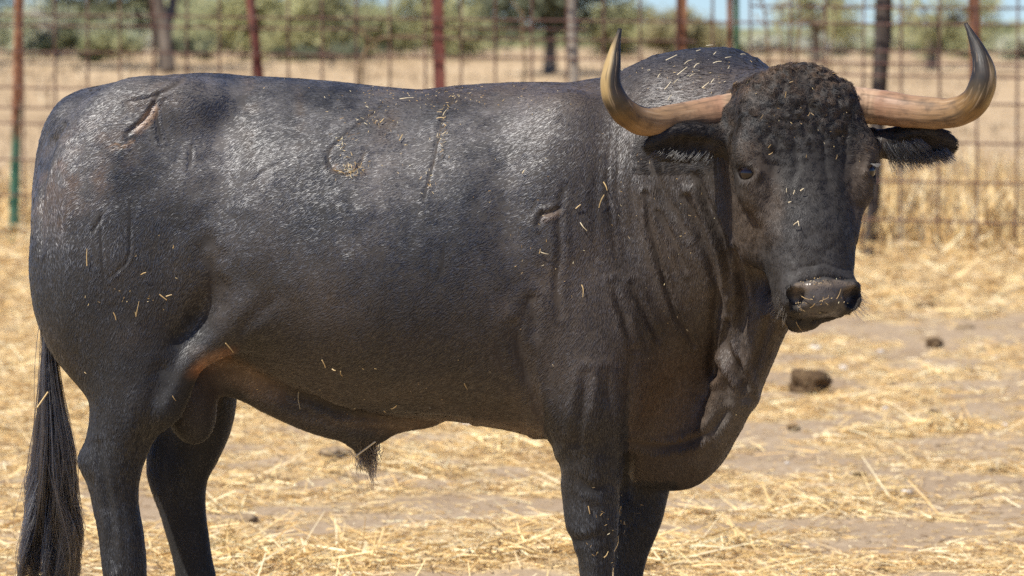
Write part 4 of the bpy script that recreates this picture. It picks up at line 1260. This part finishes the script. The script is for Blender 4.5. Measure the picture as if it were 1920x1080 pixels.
root = ta[ti] * (1 - r1)[:, None] + tb[ti] * (r1 * (1 - r2))[:, None] + tc[ti] * (r1 * r2)[:, None]
vn = BN[tri[ti]].mean(1); nn = nrm(vn)
px, py = to_px(root); u, v, w = head_uvw(root); x, y, z = root.T
ishead = thead[ti]
def V3(*a): return np.array(a, float)
# comb directions
d = np.tile(V3(-.85, 0, -.50), (NH, 1))
def blend(d, vec, f): return d + (np.broadcast_to(vec, d.shape) - d) * f[:, None]
d = blend(d, V3(-.35, 0, -1.0), sstep(420, 300, px) * sstep(330, 480, py))
d = blend(d, V3(-.25, 0, -1.0), sstep(980, 1150, px))
d = blend(d, V3(.1, 0, -1.0), sstep(760, 880, py) * ((px < 460) | (px > 1030)))
d = blend(d, V3(-.8, .1, .10), sstep(1180, 1240, px) * sstep(260, 190, py) * ~ishead)
d = blend(d, V3(.1, -.1, -1.0), sstep(130, 110, px) * sstep(200, 300, py))
hd_dir = hl[None] * 1.0 + hr[None] * (np.sign(u) * .45)[:, None] * sstep(.01, .06, np.abs(u))[:, None]
up_dir = -hl[None] * .5 + hr[None] * (np.sign(u) * .5)[:, None] + hn[None] * .2
hd_dir = hd_dir + (up_dir - hd_dir) * sstep(.26, .18, v)[:, None]
d = np.where(ishead[:, None], hd_dir, d)
isear = (y < -.30) & (((px < 1345) & (px > 1195)) | ((px > 1655) & (px < 1800))) & (py > 225) & (py < 325) & ~ishead
d = np.where(isear[:, None], np.where((px < 1500)[:, None], V3(-1, -.1, -.25), V3(1, -.1, -.25)), d)
cl = np.stack([fbm(x * 38, y * 38, z * 38 + 11 * k, 2) for k in range(3)], 1)
fi = np.stack([vnoise(x * 130, y * 130, z * 130 + 13 * k) for k in range(3)], 1)
jit = rng.normal(0, 1, (NH, 3))
wild = np.where(ishead, .7, .30)[:, None]
poll = sstep(.27, .12, v) * ishead
nosebr = ishead * sstep(.25, .3, v) * sstep(.5, .45, v)
wild = wild + poll[:, None] * 1.3 + nosebr[:, None] * .4
d = nrm(d) + cl * wild + fi * .35 + jit * .13
d = nrm(d - nn * (d * nn).sum(1)[:, None])
L = .0100 * (1 + .25 * rng.random(NH))
L = np.where(px > 1090, .012, L)
L = np.where(ishead, .0085, L) + poll * (.0025 + .0055 * rng.random(NH)) + nosebr * .003
hump = sstep(1190, 1250, px) * sstep(240, 180, py) * ~ishead
L = L + hump * .010
L = np.where(isear, .016, L)
L = L * np.where((py > 690) & (px > 300) & (px < 460), .6, 1.0)
lift = (.14 + .10 * rng.random(NH) + .10 * poll + .12 * hump + .10 * (cl[:, 0]))
lift = np.clip(lift, .06, .7)
tt = np.linspace(0, 1, 4)
side = np.cross(nn, d)
curl = (poll * .0085)[:, None] * np.stack([np.sin(t * 6.0 + cl[:, 1] * 14) for t in tt], 1)
P = root[:, None] - nn[:, None] * .0008 + d[:, None] * (L[:, None] * tt[None])[..., None] \
    + nn[:, None] * (L[:, None] * lift[:, None] * (tt * (1.35 - .75 * tt))[None])[..., None] + side[:, None] * (curl * tt[None])[..., None]
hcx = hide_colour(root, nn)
hcx = hcx * (1 + poll[:, None] * np.clip(1.6 * fi[:, :1] + .5, -.4, 1.6) * np.array((1.25, 1.0, .75)))
hcx = np.where(isear[:, None], hcx * .45, hcx)
g = rng.random(NH)
pale = (g > .93) & (~ishead)
hcx = hcx * (.75 + .5 * rng.random(NH))[:, None]
hcx = np.where(pale[:, None], hcx * 1.7 + .008, hcx)
rad = np.where(ishead, .00042, .00050) * (.8 + .4 * rng.random(NH))
lay = nrm(nn + .20 * nrm(rng.normal(0, 1, (NH, 3))) + .16 * fi + .16 * cl - .10 * d + cl * (.35 * poll)[:, None])
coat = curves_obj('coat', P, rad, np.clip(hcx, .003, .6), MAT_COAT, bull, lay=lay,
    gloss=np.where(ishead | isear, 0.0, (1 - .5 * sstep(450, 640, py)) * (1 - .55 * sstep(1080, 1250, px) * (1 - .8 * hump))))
coat['kind'] = 'stuff'

# ---- strands: tail switch, belly tuft, ear fringes, whiskers, lashes
def strands(name, n, root_f, path_f, k, r0, colr, mat=MAT_SWITCH, label=None):
    P = np.zeros((n, k, 3))
    for i in range(n):
        a = root_f(i); P[i] = path_f(i, a)
    c = np.array(colr)[None] * (.6 + .9 * rng.random((n, 1)))
    o = curves_obj(name, P, r0 * (.7 + .6 * rng.random(n)), c, mat, bull, .3)
    if label: o['label'] = label
    return o
# tail: locks follow guide lines (px, py) from the tail bone down
locks = [
 [(88, 560), (86, 680), (80, 800), (66, 920), (52, 1010), (42, 1090), (34, 1180)],
 [(86, 580), (84, 720), (84, 850), (76, 960), (62, 1040), (50, 1130), (52, 1200)],
 [(90, 600), (98, 740), (104, 860), (98, 960), (92, 1060), (84, 1150), (90, 1230)],
 [(92, 620), (104, 740), (118, 850), (120, 960), (112, 1040), (106, 1130), (112, 1210)],
 [(92, 640), (110, 760), (128, 860), (134, 950), (128, 1020), (120, 1100), (116, 1180)],
 [(94, 640), (112, 740), (134, 840), (144, 930), (147, 990), (138, 1050), (140, 1120)],
 [(86, 640), (74, 760), (60, 850), (54, 930), (60, 1000), (46, 1060), (40, 1120)],
 [(90, 660), (92, 780), (108, 900), (132, 980), (122, 1070), (128, 1160), (118, 1240)],
 [(88, 640), (80, 780), (72, 880), (74, 950), (92, 1020), (80, 1100), (70, 1180)],
]
LK = [catmull([at(a, b, .0 + .025 * math.sin(3 * j + i)) for i, (a, b) in enumerate(l)], 22) for j, l in enumerate(locks)]
LKA = rng.normal(0, 1, (9, 3)); LKP = rng.uniform(0, 6, 9)
def tail_path(i, j):
    g = LK[j % len(LK)]
    t = np.linspace(0, 1, 22)
    s = rng.random() * .45                      # strands root along the bone
    e = .60 + .40 * rng.random() ** .7
    q = np.stack([np.interp(s + (e - s) * t, np.linspace(0, 1, 22), g[:, c]) for c in range(3)], 1)
    off = rng.normal(0, 1, 3) * (1.7 if rng.random() < .05 else 1.0) * np.array((.0042, .012, .004))
    amp = rng.normal(0, .0022, 3) + .0105 * LKA[j % len(LK)]
    ph = rng.random() * 6
    wv = np.sin(t * (11 + j % 3 * 2) + LKP[j % len(LK)] + .25 * math.sin(ph))[:, None] * amp * (t * .6 + t * t)[:, None]
    spread = sstep(1.35, .62, t)[:, None] * (.45 + 1.0 * np.sin(np.pi * np.clip(s + (e - s) * t, 0, 1) ** .8) ** .8)[:, None]
    mid = np.array([np.interp(s, np.linspace(0, 1, 22), LK[2][:, c]) for c in range(3)])
    pull = np.exp(-t * 7)[:, None]
    q[:, 0] = q[:, 0] + (at(99, 900, 0)[0] - q[:, 0]) * .16
    q = q + off * spread + wv
    c0 = at(np.interp(s, [0, 1], [89, 98]), np.interp(s, [0, .45], [560, 830]), 0)
    return q * (1 - pull) + (c0 + rng.normal(0, .006, 3)) * pull + 0
tail = strands('tail_switch', int(3800 * max(HAIR, .4)), lambda i: i, tail_path, 22, .00080, (.013, .0105, .009))
def tuft_path(i, a):
    t = np.linspace(0, 1, 9); c = at(687 + rng.normal(0, 12), 836 + rng.normal(0, 9), rng.normal(0, .02))
    lk = i % 5
    end = at((670, 694, 712, 704, 682)[lk] + rng.normal(0, 2.5), (896, 918, 888, 905, 876)[lk] + rng.normal(0, 8), rng.normal(0, .015))
    L_ = .5 + .5 * rng.random()
    return c + (end - c) * (t * L_)[:, None] + np.stack((np.sin(t * 7 + lk * 2), np.cos(t * 6 + lk), 0 * t), 1) * (.006 * t)[:, None] + rng.normal(0, .002, 3) * t[:, None]
strands('belly_tuft', 300, lambda i: i, tuft_path, 9, .0006, (.018, .014, .011))
def fringe(eb, et, n, drop, side):
    def f(i, a):
        s = rng.random() ** .8
        p = at(eb[0] + (et[0] - eb[0]) * s, eb[1] + (et[1] - eb[1]) * s + rng.normal(0, 4), eb[2] + (et[2] - eb[2]) * s + rng.normal(0, .008))
        t = np.linspace(0, 1, 6)
        L_ = drop * (.5 + .8 * rng.random()) * (1 - .5 * s)
        dirn = nrm(np.array((side * (.25 + .5 * s) + rng.normal(0, .22), -.25 + rng.normal(0, .2), -1.0)))
        return p + dirn * (L_ * t)[:, None] + np.array((side * .010, 0, -.004)) * (t ** 2)[:, None]
    return strands('ear_fringe', n, lambda i: i, f, 6, .00042, (.011, .010, .009), MAT_FINE)
fringe((1662, 292, -.42), (1778, 284, -.45), 700, .036, 1)
fringe((1345, 290, -.53), (1225, 286, -.60), 220, .018, -1)
fringe((1655, 272, -.44), (1730, 266, -.46), 400, .032, 1)
def whisk(i, a):
    s = -1 if i % 2 else 1
    p = hp(s * (.066 + .018 * rng.random()), .53 + .06 * rng.random(), .02 + .03 * rng.random() - .03)
    t = np.linspace(0, 1, 6); L_ = .018 + .035 * rng.random()
    dd = nrm(hr * s * (.8 + rng.normal(0, .3)) + hl * (.8 + rng.normal(0, .3)) + hn * .4)
    return p + dd * (L_ * t)[:, None] + hl * (.01 * t ** 2)[:, None]
strands('whisker', 160, lambda i: i, whisk, 6, .00035, (.06, .045, .03), MAT_FINE)
def lash(i, a):
    s = -1 if i % 2 else 1
    q = rng.random()
    p = hp(s * (.152 - .024 * q), .226 + .016 * q, .034 + .026 * q)
    t = np.linspace(0, 1, 5); L_ = .016 + .012 * rng.random()
    return p + nrm(hr * s * (.9 + rng.normal(0, .2)) + hn * .7 + hl * .35) * (L_ * t)[:, None] + hl * (.008 * t ** 2)[:, None]
strands('eyelash', 110, lambda i: i, lash, 5, .0004, (.012, .010, .009), MAT_FINE)
# ================================================================== STRAW ON THE BULL
from mathutils.bvhtree import BVHTree
_bv = BVHTree.FromPolygons([Vector(v) for v in BV], [tuple(f) for f in BF])
def on_hide(px, py):
    p = at(px, py, -2.5); dd = Vector(p - CAM).normalized()
    h = _bv.ray_cast(Vector(p), dd)
    return h[0], h[1]
def stalk(px, py, L, ang, r, colr, lab, grp, lift=.006):
    c, n = on_hide(px, py)
    if c is None: return
    dx = Vector((math.cos(R(ang)), 0, math.sin(R(ang))))
    dx = (dx - n * dx.dot(n)).normalized()
    s = L / 830.0 * rng.uniform(.75, 1.3)
    a, b = c + n * lift - dx * s / 2, c + n * (lift + .003) + dx * s / 2
    mid = (a + b) / 2 + n * s * .06 + Vector(rng.normal(0, s * .05, 3))
    V, F = tube_arrays(catmull([a, mid, b], 6), np.linspace(r * rng.uniform(.7, 1.25), r * rng.uniform(.35, .9), 6), 5)
    m = mesh_np('straw_stalk', V, F, MAT_STRAW, attrs={'tint': np.tile(np.array(colr) * (.65 + .5 * rng.random()), (len(V), 1))})
    tag(m, lab, 'straw', grp); return m
Y1, Y2, Y3 = (.60, .43, .20), (.68, .57, .37), (.42, .28, .12)
G = 'single straws sticking to the bull'
SINGLE = [
 (165, 482, 38, 88, Y1, 'upright golden straw on the thigh left of the brand'), (258, 578, 26, 78, Y1, 'golden straw low on the thigh near the tail'),
 (306, 556, 18, -38, Y3, 'short tan straw on the thigh pointing down to the right'), (317, 553, 14, 20, Y1, 'tiny straw crossing the short tan one on the thigh'),
 (430, 648, 24, -62, Y1, 'straw on the flank fold above the orange groin'), (563, 748, 36, -86, Y2, 'long upright pale straw on the belly before the sheath'),
 (609, 678, 18, -80, Y1, 'upright straw bit on the lower flank, leftmost of three'), (642, 696, 14, 85, Y1, 'upright straw bit on the lower flank, rightmost of three'),
 (628, 689, 9, 5, Y1, 'level straw bit on the lower flank, middle of three'), (739, 758, 16, 65, Y1, 'slanting straw above the belly tuft'),
 (722, 766, 9, -80, Y1, 'tiny upright straw left of the slanting one above the belly tuft'), (874, 720, 20, -75, Y1, 'straw low on the ribs near the foreleg'),
 (1091, 546, 24, -86, Y1, 'upright straw on the shoulder above the foreleg'), (1012, 471, 12, 75, Y1, 'golden straw on the ribs below the shoulder scar'),
 (1020, 474, 14, -15, Y2, 'white straw joined to the golden one below the shoulder scar'), (1093, 425, 16, -52, Y2, 'pale straw crossing on the shoulder'),
 (1127, 378, 22, 68, Y1, 'curved straw on the neck left of the folds'), (1133, 350, 14, -70, Y1, 'short straw just above the curved one on the neck'),
 (1083, 388, 11, 40, Y1, 'small tan straw right of the shoulder scar'), (983, 324, 9, 55, Y2, 'white speck of straw high on the ribs'),
 (752, 262, 18, 72, Y1, 'golden straw on the ribs between the two brands'), (716, 230, 12, 60, Y1, 'small straw inside the looped brand mark near the back'),
 (762, 190, 22, 25, Y2, 'pale straw near the spine between the brands'), (900, 157, 34, 12, Y2, 'long pale straw lying on the spine'),
 (325, 462, 8, 80, Y1, 'small straw speck between thigh and flank'), (270, 512, 10, 25, Y1, 'tiny straw right of the thigh brand'),
 (216, 592, 14, -70, Y3, 'small tan straw low on the buttock'), (325, 746, 12, -55, Y3, 'tan straw at the front of the thigh beside the scrotum'),
 (835, 216, 16, 80, Y2, 'straw tangle piece at the top of the straight brand, upright'), (826, 226, 18, -12, Y1, 'straw tangle piece at the top of the straight brand, level'),
 (1150, 1018, 26, 75, Y1, 'straw stuck to the near knee'), (1168, 958, 18, -85, Y1, 'upright straw between the two knees'),
 (1134, 1038, 12, 60, Y1, 'short straw under the near knee'), (1105, 955, 18, -78, Y3, 'dull straw on the forearm just above the near knee'),
]
for (px, py, L, a, c, lab) in SINGLE: stalk(px, py, L, a, .0013, c, lab, G)
for (px, py, L, a) in ((1262, 118, 20, 35), (1292, 126, 14, 50), (1282, 142, 22, 60), (1308, 132, 20, 62), (1345, 127, 24, 10), (1368, 137, 18, -85), (1300, 150, 16, 30), (1325, 168, 16, 55),
                       (1256, 168, 22, 65), (1260, 190, 18, 60), (1272, 160, 12, 40), (1340, 160, 12, 70), (1390, 112, 12, 20), (1330, 96, 16, -55), (1340, 110, 10, 80), (1240, 150, 10, 70), (1310, 105, 10, 20), (1365, 118, 10, 10)):
    stalk(px, py, L * .9, a, .0011, Y2, 'pale straw bit scattered on the black hump', 'pale straws on the hump', .012)
for (px, py, L, a) in ((1462, 180, 10, 80), (1510, 215, 10, 60), (1515, 222, 9, -60), (1434, 222, 9, 50), (1482, 166, 8, 10), (1558, 146, 10, 0), (1444, 274, 12, 50), (1510, 296, 8, 80), (1436, 292, 8, 30), (1560, 300, 8, 70)):
    stalk(px, py, L * .8, a, .0009, Y3, 'tiny straw bit caught in the curls of the forehead', 'straw bits in the forehead curls', .018)
for (px, py, L, a) in ((1476, 359, 12, -85), (1489, 363, 9, 75), (1503, 358, 13, 35), (1482, 381, 9, 10), (1494, 419, 14, 35), (1499, 421, 13, -75)):
    stalk(px, py, L * .7, a, .0010, Y2, 'small white straw bit on the bridge of the face', 'white straw bits on the face', .010)
for (px, py, L, a, lab) in ((1513, 558, 22, -10, 'straw across the top of the left nostril'), (1524, 572, 18, 48, 'straw on the nose rising to the right beside the left nostril'), (1503, 577, 15, -30, 'straw stuck on the wet edge under the left nostril'),
                       (1545, 561, 17, 24, 'straw in the middle of the nose'), (1571, 551, 20, 62, 'long straw by the right nostril'), (1549, 568, 9, -45, 'short straw crossing in the middle of the nose'),
                       (1474, 605, 12, 70, 'straw hanging at the left corner of the mouth'), (1498, 610, 18, -65, 'thin straw hanging from the chin')):
    stalk(px, py, L, a, .0008, Y3, lab, 'straws stuck to the nose and mouth', .002)
# the straw through the belly tuft
a, b = Vector(at(666, 856, -.05)), Vector(at(704, 828, -.05))
V, F = tube_arrays([a, (a + b) / 2, b], np.full(3, .002), 5)
tag(mesh_np('straw_stalk', V, F, MAT_STRAW, attrs={'tint': np.tile(Y2, (len(V), 1))}), 'pale straw stuck across the belly tuft', 'straw', G)
a, b = Vector(at(70, 764, -.06)), Vector(at(90, 735, -.06))
V, F = tube_arrays([a, (a + b) / 2, b], np.full(3, .002), 5)
tag(mesh_np('straw_stalk', V, F, MAT_STRAW, attrs={'tint': np.tile(Y1, (len(V), 1))}), 'golden straw caught in the tail switch', 'straw', G)
# dust-fine chaff too small to tell apart
cr, cd_, cl_, cw_, ct_ = [], [], [], [], []
for (cx, cy, sx, sy, n, s) in ((660, 318, 16, 7, 60, 7), (640, 262, 14, 12, 22, 6), (690, 225, 16, 12, 22, 6), (830, 240, 5, 40, 36, 6), (806, 345, 6, 16, 12, 5), (800, 185, 90, 12, 130, 4), (560, 180, 60, 30, 8, 4),
                           (980, 170, 120, 20, 40, 3.5), (1330, 140, 50, 30, 45, 4), (1500, 200, 60, 50, 22, 3), (1545, 563, 20, 7, 14, 3), (1500, 572, 5, 6, 10, 4), (730, 250, 60, 40, 40, 3.5), (1050, 420, 120, 90, 40, 3.5),
                           (250, 540, 60, 50, 20, 3.5), (700, 740, 130, 30, 30, 3.5), (1150, 980, 22, 50, 30, 5), (1250, 400, 70, 160, 30, 3), (1530, 530, 28, 4, 20, 2.5)):
    for _ in range(n):
        c, nn__ = on_hide(cx + rng.normal(0, sx), cy + rng.normal(0, sy))
        if c is None: continue
        q = Vector(rng.normal(0, 1, 3)); q = (q - nn__ * q.dot(nn__)).normalized() + nn__ * .15
        L = s / 830 * (.5 + rng.random()); cr.append(c + nn__ * .007 - q * L / 2); cd_.append(q.normalized()); cl_.append(L)
cr, cd_, cl_ = np.array(cr), np.array(cd_), np.array(cl_); n = len(cr)
V, F, T = blades(cr, cd_, cl_, np.full(n, .0013), rng.normal(0, .0006, (n, 3)), straw_tint(n) * .8)
o = mesh_np('chaff_on_hide', V, F, MAT_STRAW, attrs={'tint': T}); tag(o, kind='stuff')
